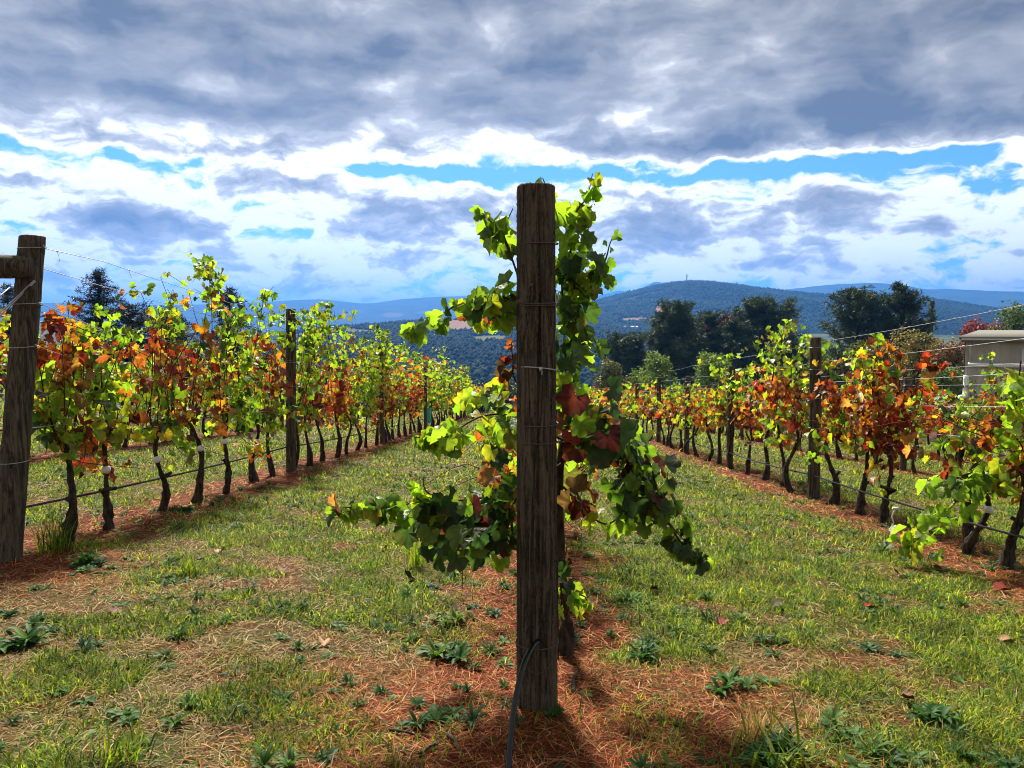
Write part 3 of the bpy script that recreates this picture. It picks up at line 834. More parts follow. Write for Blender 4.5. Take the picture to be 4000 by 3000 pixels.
# ------------------------------------------------------------------ trellis wires, drip lines
def wire(k, z, y0, y1, label, name='trellis_wire', r=.0024, mat=None, z0=None, start=None, ties=0, sag=.02, xo=0.0):
    ys = [y0] + [y for y in POSTS[k] if y0 < y < y1] + [y1]
    P = []
    for a_, b_ in zip(ys[:-1], ys[1:]):
        for t in np.linspace(0, 1, 7)[:-1]:
            y = a_ + (b_ - a_) * t
            zz = z if z0 is None else np.interp(y, [y0, y0 + 6], [z0, z])
            x = rowx(k, y) + xo + .066
            P.append([x, y, float(np.interp(y, [a_, b_], [ground(rowx(k, a_), a_), ground(rowx(k, b_), b_)])) + zz - sag * 4 * t * (1 - t)])
    P.append([rowx(k, y1) + xo + .066, y1, float(ground(rowx(k, y1), y1)) + z])
    if start is not None: P[0] = list(start)
    mb = MB(); tube_to(mb, P, r, 5, cap=False)
    P = np.array(P)
    for t in range(ties):     # twisted tie ends and tendrils on the wire
        yy = rng.uniform(y0 + .2, min(y1, y0 + 9)); c = np.array([np.interp(yy, P[:, 1], P[:, i]) for i in range(3)])
        tube_to(mb, [c - [0, .012, 0], c + [0, 0, .003], c + [0, .012, 0]], [.004, .006, .004], 5)
        if t % 2: tube_to(mb, spline([c, c + [.01, 0, -.03], c + [rng.normal(0, .02), .01, -.07]], 6), .0014, 4)
    o = mb.build(name, mat or M_WIRE, None, True); tag(o, label, 'wire' if name == 'trellis_wire' else 'irrigation pipe', 'trellis wires' if name == 'trellis_wire' else 'drip lines')
HW = ['lowest', 'second lowest', 'middle', 'second highest', 'topmost']
e = lambda f: EL * f + eb + [.07, .05, 0]
wsets = {-1: ([.92, 1.3, 1.62, 1.98, 2.18], 5.2, 45), 1: ([.42, .95, 1.2, 1.45, 1.70], 2.5, 45), 2: ([.5, .95, 1.28, 1.6, 1.9], 6, 40),
         -2: ([.5, .92, 1.3, 1.6, 1.95], 8.0, 42)}
for k, (zs, y0, y1) in wsets.items():
    for i, z in enumerate(zs):
        st = None
        if k == -1: st = e([.40, .655, .79, .9, .965][i])
        wire(k, z, y0, y1, f'galvanised trellis wire, {HW[i]} along the {ROWN[k]}', start=st, ties=(10 if i == 4 else 5 if i == 3 else 2) if abs(k) == 1 else 0, r=.0026 if abs(k) == 1 else .003)
wire(1, 1.95, 2.5, 20, 'second thin wire twisted along the top of the nearest right row', ties=8, xo=.02)
wire(0, .75, 3.0, 30, 'galvanised trellis wire low along the centre row')
dl0 = on_ground(0, 1215); dl0 = at(-60, 1140, eb[1])
wire(-1, .36, 4.4, 44, 'black drip irrigation pipe slung low along the nearest left row', 'drip_line', .011, M_POLY, .30, at(-160, 1160, 4.2), sag=.03, xo=-.14)
wire(1, .30, 3.5, 44, 'black drip irrigation pipe slung low along the nearest right row', 'drip_line', .010, M_POLY, .27, sag=.03, xo=-.1)
wire(-2, .45, 8, 42, 'black drip irrigation pipe along the second row on the left', 'drip_line', .011, M_POLY, sag=.03)
wire(2, .35, 8, 40, 'black drip irrigation pipe along the second row on the right', 'drip_line', .010, M_POLY, sag=.03)

# hose on the middle post
hp = [at(1163, 1386, 2.815), at(1150, 1398, 2.76), at(1130, 1440, 2.66), at(1112, 1520, 2.54), at(1103, 1600, 2.44), at(1098, 1665, 2.36), at(1096, 1740, 2.27)]
hp.append(gpt(hp[-1][0] - .01, 2.12) + [0, 0, .0]); hp.append(gpt(hp[-1][0] - .02, 1.95) - [0, 0, .05])
mb = MB(); tube_to(mb, spline(hp, 60), .0105, 14)
tag(mb.build('water_hose', M_POLY, None, True), 'black polythene hose curving down the front of the middle post', 'hose')

# white plastic clip tied under the right row drip line
p = at(1935, 1098, 6.7); mb = MB(); box_to(mb, p, (.05, .025, .02)); tube_to(mb, spline([p, p + [-.03, 0, -.07], p + [-.015, 0, -.14], p + [-.05, 0, -.2], p + [.0, 0, -.23]], 14), [.006, .007, .005, .006, .007, .006, .005, .006, .007, .006, .005, .006, .007, .006], 5)
tag(mb.build('plastic_tie', M_TIE), 'white plastic tie dangling from the pipe in the right row', 'tie')
# green sleeve on a young vine
gy_ = 25.0; gb = gpt(rowx(-1, gy_) - .05 + .0, gy_); mb = MB(); tube_to(mb, [[0, 0, 0], [0, 0, .25], [0, 0, .5]], [.075, .07, .075], 10, cap=False)
gs = mb.build('vine_guard', M_GUARD, None, True); gs.location = gb + [0.25, 0, 0.25]; tag(gs, 'green plastic vine guard in the nearest left row', 'plant guard')

# ------------------------------------------------------------------ build the rows
LIST = {-1: [5.62, 6.2, 7.1, 7.8, 8.6, 9.7, 10.3], 1: [5.55, 6.1, 7.55, 8.1, 8.85, 10.0, 10.7]}
def numword(i): return ORD[i] if i < len(ORD) else f'{i + 1}th'
for k in (0, -1, 1, -2, 2, -3, 3):
    y0, y1 = SPAN[k]
    ys = [y for y in LIST.get(k, [])]
    y = (ys[-1] + .85) if ys else y0
    while y < y1:
        ys.append(y + rng.normal(0, .05)); y += .86
    for y in ys:
        ip = sum(p < y for p in POSTS[k]) - 1
        prev = POSTS[k][ip] if ip >= 0 else y0 - .5
        io = sum(1 for q in ys if prev < q < y)
        lab = f'{numword(io)} grapevine past the {numword(max(ip, 0))} post of the {ROWN[k]}'
        if k == 0 and ip == 0: lab = f'{numword(io + 1)} grapevine behind the big middle post'
        lod = 0 if y < 9.2 else 1 if y < 20 else 2
        h = {0: 1.25, -1: 2.15, -2: 1.95, -3: 1.9, 1: 2.0, 2: 1.55, 3: 1.5}[k]
        if k == -1: h = np.interp(y, [5, 6.5, 7.6, 8.4, 10.5, 14], [1.9, 2.0, 2.1, 2.5, 2.3, 2.3])
        if k == 1: h = np.interp(y, [5, 5.8, 6.5, 7.2, 7.6, 8, 8.6, 9.6, 11, 12.5, 14, 20], [1.35, 1.3, 1.2, 1.35, 2.0, 1.55, 1.6, 2.35, 2.3, 2.05, 1.75, 1.58])
        kw = {}
        if k == -1 and y < 5.8: kw = dict(sp=.4, thick=.14)
        if k == 0: kw = dict(thick=.26, low=.45, xoff=.12 if y < 7 else .0)
        if k == 1 and y < 6.4: kw = dict(low=.55, dens=1.15)
        vine(k, y, lab, 'grapevines in the trellis rows', h, lod, kw.pop('dens', 1.0 if y < 20 else .9), single=(y < 8.3 and k != 0) or (k == 0 and y < 6.2),
             tie=(rng.random() < .28 and y < 14), redbias={-1: .04, 1: .06}.get(k, .03), **kw)

# rows beyond those one can count
Ps, Os, Ss = [], [], []
tr = MB()
for k, y0, y1 in ((-1, 45, 60), (0, 42, 60), (1, 45, 60), (-2, 43, 60), (2, 41, 60), (-3, 41, 60), (3, 40, 60), (-4, 20, 58), (-5, 26, 58), (-6, 32, 58), (4, 19, 34), (4, 46, 60)):
    for y in np.arange(y0, y1, .86):
        b = gpt(rowx(k, y), y); n = 75
        a = rng.uniform(0, 6.28, n); ow = np.stack([np.cos(a), np.sin(a), 0 * a], -1)
        hh = rng.uniform(1.6, 2.1) if k else 1.25
        Ps.append(b + np.stack([rng.normal(0, .16, n), rng.uniform(-.45, .45, n), .65 + (hh - .65) * rng.beta(1.1, 1.2, n)], -1)); Os.append(ow); Ss.append(rng.uniform(.12, .2, n))
        tube_to(tr, [b - [0, 0, .05], b + [rng.normal(0, .05), rng.normal(0, .05), .4], b + [0, 0, .85]], [.045, .03, .025], 4, cap=False, col=(.02, .016, .012))
P = np.concatenate(Ps); O = np.concatenate(Os); S = np.concatenate(Ss); n = len(P)
rd = redness(P[:, 0], P[:, 1], P[:, 2]) + .04 + rng.normal(0, .06, n)
ci = np.where(rd > .62, pick(REDS, n), np.where(rd > .51, pick(MIXED, n), pick(GREENS, n)))
V, F, C = leaves_joined(P, orient(P, O, n), S, ci, LEAF_LO)
tr.add(V, F, C)
o = tr.build('distant_vine_rows', M_LEAF); o['kind'] = 'stuff'; tag(o, 'autumn vine rows receding to the far edge of the vineyard', 'vineyard')

# ------------------------------------------------------------------ the vine tied to the middle post
vb = gpt(at(1221, 1420, 3.45)[0], 3.45)
vroot = thing('grape_vine', 'leafy grapevine tied to the big middle post, long shoots both sides', 'grapevine', vb, 'grapevines in the trellis rows')
mb = MB()
tube_to(mb, spline([[0, 0, -.05], [.005, 0, .12], [-.005, .01, .24], [-.02, 0, .45], [-.03, 0, .8], [-.02, -.02, 1.0]], 24), np.interp(np.linspace(0, 1, 24), [0, .2, .3, 1], [.04, .036, .02, .017]), 10, wob=.1)
mb.build('trunk', M_BARK, vroot, True)
UPG = [('lime', .36), ('yellowgreen', .1), ('green', .44), ('dark', .1)]
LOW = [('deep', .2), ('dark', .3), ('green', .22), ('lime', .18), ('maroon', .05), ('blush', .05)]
LIT = [('lime', .7), ('yellowgreen', .2), ('green', .1)]
RUS = [('red', .35), ('rust', .3), ('brown', .15), ('maroon', .2)]
CANES = [  # (pixel path with distance), number of leaves, size range, palette, scatter
    ([(1225, 840, 3.3), (1215, 640, 3.2), (1205, 480, 3.1), (1180, 405, 3.05), (1172, 384, 3.05)], 16, (.08, .115), UPG, .05),
    ([(1230, 700, 3.2), (1232, 560, 3.15), (1240, 470, 3.1), (1268, 425, 3.08), (1280, 375, 3.05)], 20, (.07, .115), LIT, .045),
    ([(1240, 720, 3.2), (1262, 600, 3.15), (1290, 585, 3.1), (1308, 560, 3.1), (1318, 525, 3.1), (1332, 497, 3.1)], 13, (.05, .085), UPG, .03),
    ([(1265, 610, 3.15), (1295, 600, 3.1), (1310, 570, 3.1)], 5, (.05, .08), UPG, .03),
    ([(1150, 700, 3.1), (1120, 600, 3.05), (1090, 520, 3.0), (1062, 480, 2.98), (1036, 465, 2.96)], 17, (.09, .125), LIT, .045),
    ([(1100, 540, 3.05), (1088, 500, 3.0), (1108, 450, 3.0)], 6, (.08, .11), UPG, .03),
    ([(1150, 720, 3.1), (1100, 655, 3.05), (1040, 640, 3.0), (1000, 650, 2.98), (950, 682, 2.95), (905, 705, 2.95), (870, 716, 2.95)], 26, (.065, .115), UPG, .04),
    ([(1130, 660, 3.08), (1080, 640, 3.05), (1050, 650, 3.03), (1030, 660, 3.02)], 12, (.07, .11), LOW + [('rust', .15)], .05),
    ([(1120, 690, 3.1), (1075, 680, 3.05), (1048, 705, 3.05)], 7, (.08, .11), LIT, .045),
    ([(1220, 900, 3.3), (1120, 830, 3.15), (1108, 780, 3.1), (1105, 740, 3.1)], 8, (.07, .11), RUS, .03),
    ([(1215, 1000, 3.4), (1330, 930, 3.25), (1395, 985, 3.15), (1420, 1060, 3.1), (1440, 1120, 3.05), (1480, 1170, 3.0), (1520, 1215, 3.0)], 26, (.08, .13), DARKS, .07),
    ([(1440, 1120, 3.05), (1470, 1170, 3.03), (1510, 1200, 3.0), (1530, 1220, 3.0)], 5, (.05, .08), LIT, .025),
    ([(1215, 1050, 3.4), (1300, 1130, 3.3), (1350, 1100, 3.25), (1380, 1050, 3.2)], 12, (.08, .11), GREENS, .05),
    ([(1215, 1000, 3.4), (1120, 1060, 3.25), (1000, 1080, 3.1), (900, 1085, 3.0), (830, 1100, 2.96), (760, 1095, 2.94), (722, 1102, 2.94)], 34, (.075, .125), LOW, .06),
    ([(860, 1090, 2.98), (800, 1098, 2.95), (745, 1096, 2.94), (722, 1102, 2.94)], 9, (.06, .1), LIT, .035),
    ([(960, 1085, 3.05), (920, 1060, 3.0), (915, 1030, 3.0)], 9, (.07, .1), LIT, .045),
    ([(1215, 950, 3.45), (1110, 900, 3.3), (1040, 900, 3.2), (975, 935, 3.15), (930, 945, 3.1), (895, 945, 3.1)], 22, (.07, .115), LIT, .045),
    ([(1215, 1350, 3.4), (1240, 1290, 3.3), (1265, 1290, 3.25), (1272, 1310, 3.2)], 10, (.06, .095), LIT, .04),
    ([(1215, 1330, 3.4), (1212, 1250, 3.35), (1225, 1180, 3.3)], 9, (.07, .1), LOW, .03),
]
FILL = [  # leafy masses: centre, radii in photo pixels, distance, depth, number, sizes, palette
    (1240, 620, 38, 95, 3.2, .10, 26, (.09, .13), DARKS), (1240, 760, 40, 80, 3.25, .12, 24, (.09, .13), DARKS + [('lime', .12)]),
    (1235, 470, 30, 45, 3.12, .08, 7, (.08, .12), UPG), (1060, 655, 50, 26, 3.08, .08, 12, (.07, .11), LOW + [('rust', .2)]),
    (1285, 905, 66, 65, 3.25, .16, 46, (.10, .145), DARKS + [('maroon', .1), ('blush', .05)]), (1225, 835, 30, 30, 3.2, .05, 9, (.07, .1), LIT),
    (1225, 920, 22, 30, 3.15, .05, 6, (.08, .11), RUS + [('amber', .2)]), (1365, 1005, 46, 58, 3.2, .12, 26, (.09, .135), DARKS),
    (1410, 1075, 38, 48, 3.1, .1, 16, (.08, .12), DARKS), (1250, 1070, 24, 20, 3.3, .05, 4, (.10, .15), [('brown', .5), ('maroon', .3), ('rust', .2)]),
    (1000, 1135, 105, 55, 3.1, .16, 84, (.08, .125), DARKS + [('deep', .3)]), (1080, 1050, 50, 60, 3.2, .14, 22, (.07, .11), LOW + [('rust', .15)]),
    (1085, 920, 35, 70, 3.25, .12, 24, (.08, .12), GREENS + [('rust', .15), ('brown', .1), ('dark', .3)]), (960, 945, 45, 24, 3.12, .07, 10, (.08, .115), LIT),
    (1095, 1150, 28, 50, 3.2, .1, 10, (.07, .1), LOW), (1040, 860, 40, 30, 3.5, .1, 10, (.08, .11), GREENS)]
VPAR = []
Pn, On, Sn, Cn = [], [], [], []
for path, nl, (s0, s1), pal, sc in CANES:
    nl = int(nl * 1.45); s0 *= .70; s1 *= .78; sc *= 1.25
    pts = spline([at(*p) for p in path], 30)
    mb = MB(); tube_to(mb, pts - vb, np.linspace(.0055, .0018, 30), 5, cap=False); cob = mb.build('cane', M_CANE, vroot, True); VPAR += [cob] * nl
    t = np.sort(rng.uniform(.15, 1, nl)); i0 = np.minimum((t * 29).astype(int), 28)
    p = pts[i0]; a = rng.uniform(0, 6.28, nl)
    ow = np.stack([np.cos(a), np.sin(a) * .8 - .25, np.zeros(nl)], -1)
    Pn.append(p + ow * (rng.uniform(.2, 1, nl) * np.interp(t, [.6, 1], [1, .2]))[:, None] * sc + rng.normal(0, .008, (nl, 3))); On.append(ow)
    Sn.append(rng.uniform(s0, s1, nl) * np.interp(t, [0, .7, 1], [1.05, 1, .6])); Cn.append(pick(pal, nl))
for cx, cy, rx, ry, Y, dep, nl, (s0, s1), pal in FILL:
    nl = int(nl * 1.35); s0 *= .68; s1 *= .78; rx *= 1.1; ry *= 1.1
    q = rng.normal(0, .5, (nl, 2)); q /= np.maximum(1, np.linalg.norm(q, axis=1))[:, None]
    p = np.array([at(cx + a * rx, cy + b * ry, Y + rng.normal(0, dep)) for a, b in q])
    ow = np.stack([q[:, 0] + rng.normal(0, .4, nl), -.5 + rng.normal(0, .6, nl), rng.normal(0, .2, nl)], -1)
    Pn.append(p); On.append(ow); Sn.append(rng.uniform(s0, s1, nl)); Cn.append(pick(pal, nl))
P, O, S, ci = map(np.concatenate, (Pn, On, Sn, Cn)); n = len(P)
# keep the shoots off the post itself
dpx, dpy = P[:, 0] - PC[0], P[:, 1] - PC[1]; dd = np.hypot(dpx, dpy); nearp = (dd < .16) & (P[:, 1] < 3.06)
P[nearp, 1] += .22
Rm = orient(P, O, n, .8, .45, .6)
sel = np.argsort(-S)
m = min(n, 299)
VPAR += [None] * (n - len(VPAR))
leaves_single(vroot, vb, P[sel[:m]], Rm[sel[:m]], S[sel[:m]], ci[sel[:m]], [VPAR[q] for q in sel[:m]])
if n > m:
    q = sel[m:]; V, F, C = leaves_joined(P[q], Rm[q], S[q], ci[q], LEAF_HI)
    fo = obj('foliage', mesh_np('foliage', V - vb, F, M_LEAF, C), vroot); fo['kind'] = 'stuff'

# low lime shoot of the right row, reaching towards the path
rv = gpt(at(2085, 1212, 6.0)[0] + .02, 6.0)
sroot = thing('grape_vine', 'grapevine with a bright lime shoot arching over the right path', 'grapevine', rv, 'grapevines in the trellis rows')
hd = vine_trunk(sroot, rv, rv + [-.02, 0, .62], True)
Pn, On, Sn, Cn = [], [], [], []
for path, nl, pal in (([(2180, 1010, 5.9), (2120, 1030, 5.7), (2060, 1090, 5.55), (2000, 1150, 5.5), (1950, 1190, 5.45)], 70, LIT), ([(2190, 900, 5.7), (2195, 1000, 5.6), (2170, 1060, 5.6)], 30, MIXED),
                      ([(2205, 780, 5.4), (2195, 880, 5.4), (2200, 960, 5.4)], 42, LIT), ([(2100, 1020, 5.6), (2060, 1040, 5.5), (2030, 1050, 5.5)], 26, UPG)):
    pts = spline([at(*p) for p in path], 20); mb = MB(); tube_to(mb, pts - rv, np.linspace(.006, .002, 20), 5, cap=False); mb.build('cane', M_CANE, sroot, True)
    t = rng.uniform(.1, 1, nl); p = pts[np.minimum((t * 19).astype(int), 18)]; a = rng.uniform(0, 6.28, nl)
    ow = np.stack([np.cos(a), np.sin(a) - .2, rng.normal(0, .4, nl)], -1)
    Pn.append(p + ow * rng.uniform(.03, .13, nl)[:, None]); On.append(ow); Sn.append(rng.uniform(.08, .125, nl)); Cn.append(pick(pal, nl))
P, O, S, ci = map(np.concatenate, (Pn, On, Sn, Cn))
leaves_single(sroot, rv, P, orient(P, O, len(P)), S, ci)

# ------------------------------------------------------------------ trees
def tufts(P, size, nper, cols, flat=.6, wide=.35, spread=1.0):
    """each tuft: nper narrow triangles fanning out of a point"""
    n = len(P); tot = n * nper
    d = rng.normal(0, 1, (tot, 3)); d[:, 2] *= flat; d /= np.linalg.norm(d, axis=1, keepdims=True)
    s = np.repeat(size, nper) * rng.uniform(.6, 1.2, tot)
    c = np.repeat(P, nper, 0) + d * (s * rng.uniform(0, .5, tot) * spread)[:, None]
    w_ = np.cross(d, rng.normal(0, 1, (tot, 3))); w_ /= np.linalg.norm(w_, axis=1, keepdims=True) + 1e-9
    V = np.stack([c - w_ * (s * wide)[:, None] * .5, c + w_ * (s * wide)[:, None] * .5, c + d * s[:, None]], 1).reshape(-1, 3)
    F = np.arange(tot * 3).reshape(-1, 3)
    C = np.repeat(np.repeat(cols, nper, 0) * rng.uniform(.7, 1.35, (tot, 1)), 3, 0)
    return V, F, C
def cards(P, size, cols, outw=None):
    """leaf-sized quads"""
    n = len(P); nn = rng.normal(0, 1, (n, 3)) + (outw * .8 if outw is not None else 0) + [0, 0, .4]
    Rm = frames(nn, rng.normal(0, 1, (n, 3)))
    tv = np.array([[-.38, 0, 0], [0, -.5, .05], [.4, .05, 0], [.05, .55, .05]])
    V = np.einsum('nij,kj->nki', Rm, tv) * size[:, None, None] + P[:, None, :]
    F = np.array([[0, 1, 2, 3]])[None] + (np.arange(n) * 4)[:, None, None]
    return V.reshape(-1, 3), F.reshape(-1, 4), np.repeat(cols * rng.uniform(.75, 1.3, (n, 1)), 4, 0)

def pine(px, top_py, dist, width_px, label, seed, low=.25, cols=((.025, .055, .02), (.065, .10, .035)), dome=1.0, dead=0.0, lean=0.0, dens=1.0, spiky=False, group='pines beyond the vineyard', name='pine_tree', wexp=.75):
    x = at(px, top_py, dist)[0]; topz = at(px, top_py, dist)[2]
    b = gpt(x, dist); H = topz - b[2]; rw = width_px / FPX * dist / 2
    t_ = thing(name, label, 'pine tree' if not spiky else 'conifer', b, group)
    mb = MB()
    tp = spline([[0, 0, -.2], [lean * .3, 0, H * .4], [lean, 0, H * .75], [lean * 1.2, 0, H * .97]], 14)
    tube_to(mb, tp, np.linspace(.022 * H, .004 * H, 14), 8, wob=.05)
    tips = []
    nb = int(H * (7.5 if not spiky else 11) * dens)
    for q in range(nb):
        f = rng.uniform(low, .985) ** .85
        u = (f - low) / (1 - low)
        prof = (1 - u ** (2.2 * dome)) ** .6 if not spiky else (1 - u) ** wexp + .06
        prof *= min(1.0, .55 + u * 2.2)
        L = rw * prof * rng.uniform(.55, 1.12)
        a = rng.uniform(0, 6.28)
        s0 = np.array([np.interp(f * H, tp[:, 2], tp[:, 0]), 0, f * H])
        rise = (.35 + .5 * u if not spiky else rng.uniform(-.1, .35)) * L
        e = s0 + [math.cos(a) * L, math.sin(a) * L, rise]
        md = (s0 + e) / 2 + [0, 0, -.12 * L if not spiky else -.05 * L]
        pts = spline([s0, md, e], 8); tube_to(mb, pts, np.linspace(.004 * H, .0012 * H, 8), 4, cap=False)
        m_n = max(3, int(L / (.42 if not spiky else .3)))
        for s_ in np.linspace(.35 if not spiky else .15, 1, m_n):
            c = pts[min(7, int(s_ * 7.99))]
            for _ in range(3 if not spiky else 2): tips.append(c + rng.normal(0, .06 * L + .10, 3) * [1, 1, .6] if not spiky else c + rng.normal(0, .12, 3))
    mb.build('trunk', M_TRUNK, t_, True)
    T_ = np.array(tips); c0, c1 = np.array(cols[0]), np.array(cols[1])
    cc = c0 + (c1 - c0) * rng.uniform(0, 1, (len(T_), 1))
    if dead > 0:
        dd_ = vnoise(T_[:, 0], T_[:, 2], 1.6, seed) > (1 - dead); cc[dd_] = np.array([.10, .045, .022])
    V, F, C = tufts(T_, np.full(len(T_), .42 if not spiky else .30) * dist / 90 * (1.0 if not spiky else 1.5), 16 if not spiky else 12, cc, .8, .22 if not spiky else .18)
    cr = obj('crown', mesh_np('crown', V, F, M_NEEDLE, C), t_); cr['kind'] = 'stuff'
def bush(px, top_py, dist, width_px, label, cols, seed, cat='tree', name='leafy_tree', group='broadleaf trees beyond the vineyard', n=5000, leaf=.16, trunk=.2, lobes=9, squash=1.0, sparse=0.0, tall=None):
    x = at(px, top_py, dist)[0]; topz = at(px, top_py, dist)[2]
    b = gpt(x, dist); H = topz - b[2]; rw = width_px / FPX * dist / 2
    t_ = thing(name, label, cat, b, group)
    mb = MB(); tube_to(mb, spline([[0, 0, -.2], [rng.normal(0, .1), 0, H * .35], [rng.normal(0, .2), 0, H * .8]], 10), np.linspace(.03 * H, .006 * H, 10), 7, wob=.05)
    zc = H * (.5 + trunk / 2); zr = H * (1 - trunk) / 2
    cents = []
    for q in range(lobes):
        a = rng.uniform(0, 6.28); f = rng.uniform(-.75, .8)
        w_ = math.sqrt(max(.05, 1 - f * f)) * rw * .62
        c = np.array([math.cos(a) * w_, math.sin(a) * w_, zc + f * zr]); cents.append((c, rng.uniform(.32, .52) * min(rw, zr * 1.2)))
        tube_to(mb, spline([[0, 0, H * .25], [c[0] * .4, c[1] * .4, (H * .3 + c[2]) / 2], c], 7), np.linspace(.012 * H, .003 * H, 7), 5, cap=False)
    cents.append((np.array([0, 0, zc]), .6 * min(rw, zr)))
    cents.append((np.array([0, 0, zc + zr * .6]), .4 * min(rw, zr)))
    mb.build('trunk', M_TRUNK, t_, True)
    which = rng.integers(0, len(cents), n)
    c = np.array([cents[w][0] for w in which]); r_ = np.array([cents[w][1] for w in which])
    d = rng.normal(0, 1, (n, 3)); d /= np.linalg.norm(d, axis=1, keepdims=True)
    p = c + d * (r_ * rng.uniform(.55, 1.12, n) )[:, None] * [1, 1, squash]
    p += rng.normal(0, .05 * rw, (n, 3))
    k = fbm(p[:, 0] * 1.3 + p[:, 1], p[:, 2], rw * .35, seed, 2) > (.30 + sparse)
    p, d = p[k], d[k]
    CC = np.array(cols); base = CC[(fbm(p[:, 0] + 7, p[:, 2] + p[:, 1], rw * .5, seed + 3, 2) * len(CC) * .999).astype(int)]
    alt = CC[rng.integers(0, len(CC), len(p))]; base = np.where(rng.random((len(p), 1)) < .3, alt, base)
    V, F, C = cards(p, rng.uniform(.7, 1.4, len(p)) * leaf, base, d)
    cr = obj('crown', mesh_np('crown', V, F, M_TREE, C), t_); cr['kind'] = 'stuff'

# dark pines on the right
pine(1458, 658, 118, 125, 'tall open pine left of the dark pine group', 1, .30, dome=1.2, dens=1.0, cols=((.03, .06, .025), (.075, .11, .045)))
pine(1350, 733, 122, 135, 'low spreading dark pine at the left end of the pine group', 2, .15, dome=1.4)
pine(1535, 682, 125, 140, 'pine with browning branches in the middle of the pine group', 3, .2, dome=1.0, dead=.34)
pine(1645, 660, 128, 185, 'broad dense dark pine behind the tall right trellis post', 4, .2, dome=1.3, dens=1.3)
pine(1590, 700, 120, 120, 'smaller dark pine between the browning pine and the broad pine', 14, .15, dome=1.0)
pine(1855, 634, 100, 165, 'wide flat topped dark pine, left of the tallest pine', 5, .15, dome=1.3, dens=1.3)
pine(1950, 616, 98, 150, 'tallest dark pine with tiered branches near the shed', 6, .12, dome=.8, dens=1.3)
pine(1700, 715, 115, 110, 'small dark pine between the two big pine groups', 15, .1, dome=.9)
# conifers on the left
SPK = dict(spiky=True, name='conifer', group='dark conifers behind the left rows', cols=((.012, .022, .018), (.03, .045, .032)))
pine(212, 584, 62, 190, 'tall dark conifer with upright tips behind the left row', 7, .05, wexp=.6, dens=1.3, **SPK)
pine(285, 655, 60, 230, 'broad dark conifer right of the tall left conifer', 8, .03, wexp=.45, dens=1.4, **SPK)
pine(495, 622, 66, 130, 'narrow dark conifer hidden behind the tallest left vine', 9, .03, wexp=.5, dens=1.3, **SPK)
pine(15, 615, 58, 150, 'dark conifer at the left edge behind the brace rail', 10, .03, wexp=.5, dens=1.3, **SPK)
pine(365, 665, 66, 170, 'low dark conifer between two taller ones on the left', 16, .03, wexp=.5, dens=1.2, **SPK)
# broadleaf trees
GR = ((.11, .19, .025), (.16, .24, .035), (.07, .13, .02)); OL = ((.10, .13, .035), (.14, .14, .045), (.07, .09, .03))
bush(1328, 778, 80, 80, 'grey green round tree nearest the middle post', OL, 1, n=4200, leaf=.24)
bush(1412, 756, 82, 105, 'bright green round tree in front of the tall open pine', GR, 2, n=5200, leaf=.24)
bush(1528, 750, 84, 100, 'bright green round tree, right of its round neighbour', GR, 3, n=5200, leaf=.24)
bush(1385, 800, 92, 40, 'small rusty shrub between the two round green trees', ((.15, .05, .025), (.10, .04, .02)), 4, n=1200, leaf=.24, name='shrub', cat='shrub')
bush(1770, 770, 62, 100, 'dark green bush behind the tall right trellis post', ((.06, .09, .025), (.10, .13, .03)), 5, n=4200, leaf=.2)
bush(1690, 790, 64, 90, 'olive bush behind the big right row vines', OL, 15, n=3600, leaf=.2)
bush(1880, 745, 66, 130, 'olive green bushy tree below the tallest pine', OL, 6, n=5000, leaf=.2)
bush(1985, 715, 70, 130, 'golden olive autumn tree left of the shed', ((.28, .20, .04), (.19, .17, .045), (.11, .11, .035)), 7, n=6000, leaf=.2)
bush(2055, 735, 66, 110, 'rusty brown autumn tree touching the shed', ((.26, .09, .03), (.17, .10, .035), (.12, .11, .035)), 8, n=5000, leaf=.2)
bush(2040, 800, 56, 110, 'green shrub at the foot of the shed', ((.10, .16, .035), (.15, .19, .05)), 9, n=3600, leaf=.18, name='shrub', cat='shrub')
bush(2130, 688, 90, 110, 'dark red maple behind the shed roof', ((.20, .035, .03), (.27, .055, .04)), 10, n=5000, leaf=.26)
bush(2205, 645, 78, 130, 'green tree behind the shed at the right edge', ((.10, .15, .035), (.06, .10, .025)), 11, n=6000, leaf=.22)
bush(2012, 628, 150, 22, 'slender pale poplar right of the tallest pine', ((.10, .11, .07), (.14, .14, .09)), 12, n=1600, leaf=.34, squash=2.2, lobes=12)
bush(1700, 850, 68, 160, 'low dark hedge bush behind the right vine rows', ((.03, .05, .018), (.05, .065, .02)), 13, n=3500, leaf=.22, trunk=.02, name='shrub', cat='shrub')
bush(950, 800, 75, 110, 'low green tree at the far end of the left rows', ((.05, .085, .025), (.035, .06, .02)), 16, n=3500, leaf=.25)
bush(1075, 812, 78, 90, 'low green tree left of the middle post, beyond the rows', ((.05, .085, .025), (.07, .10, .03)), 17, n=3000, leaf=.25)

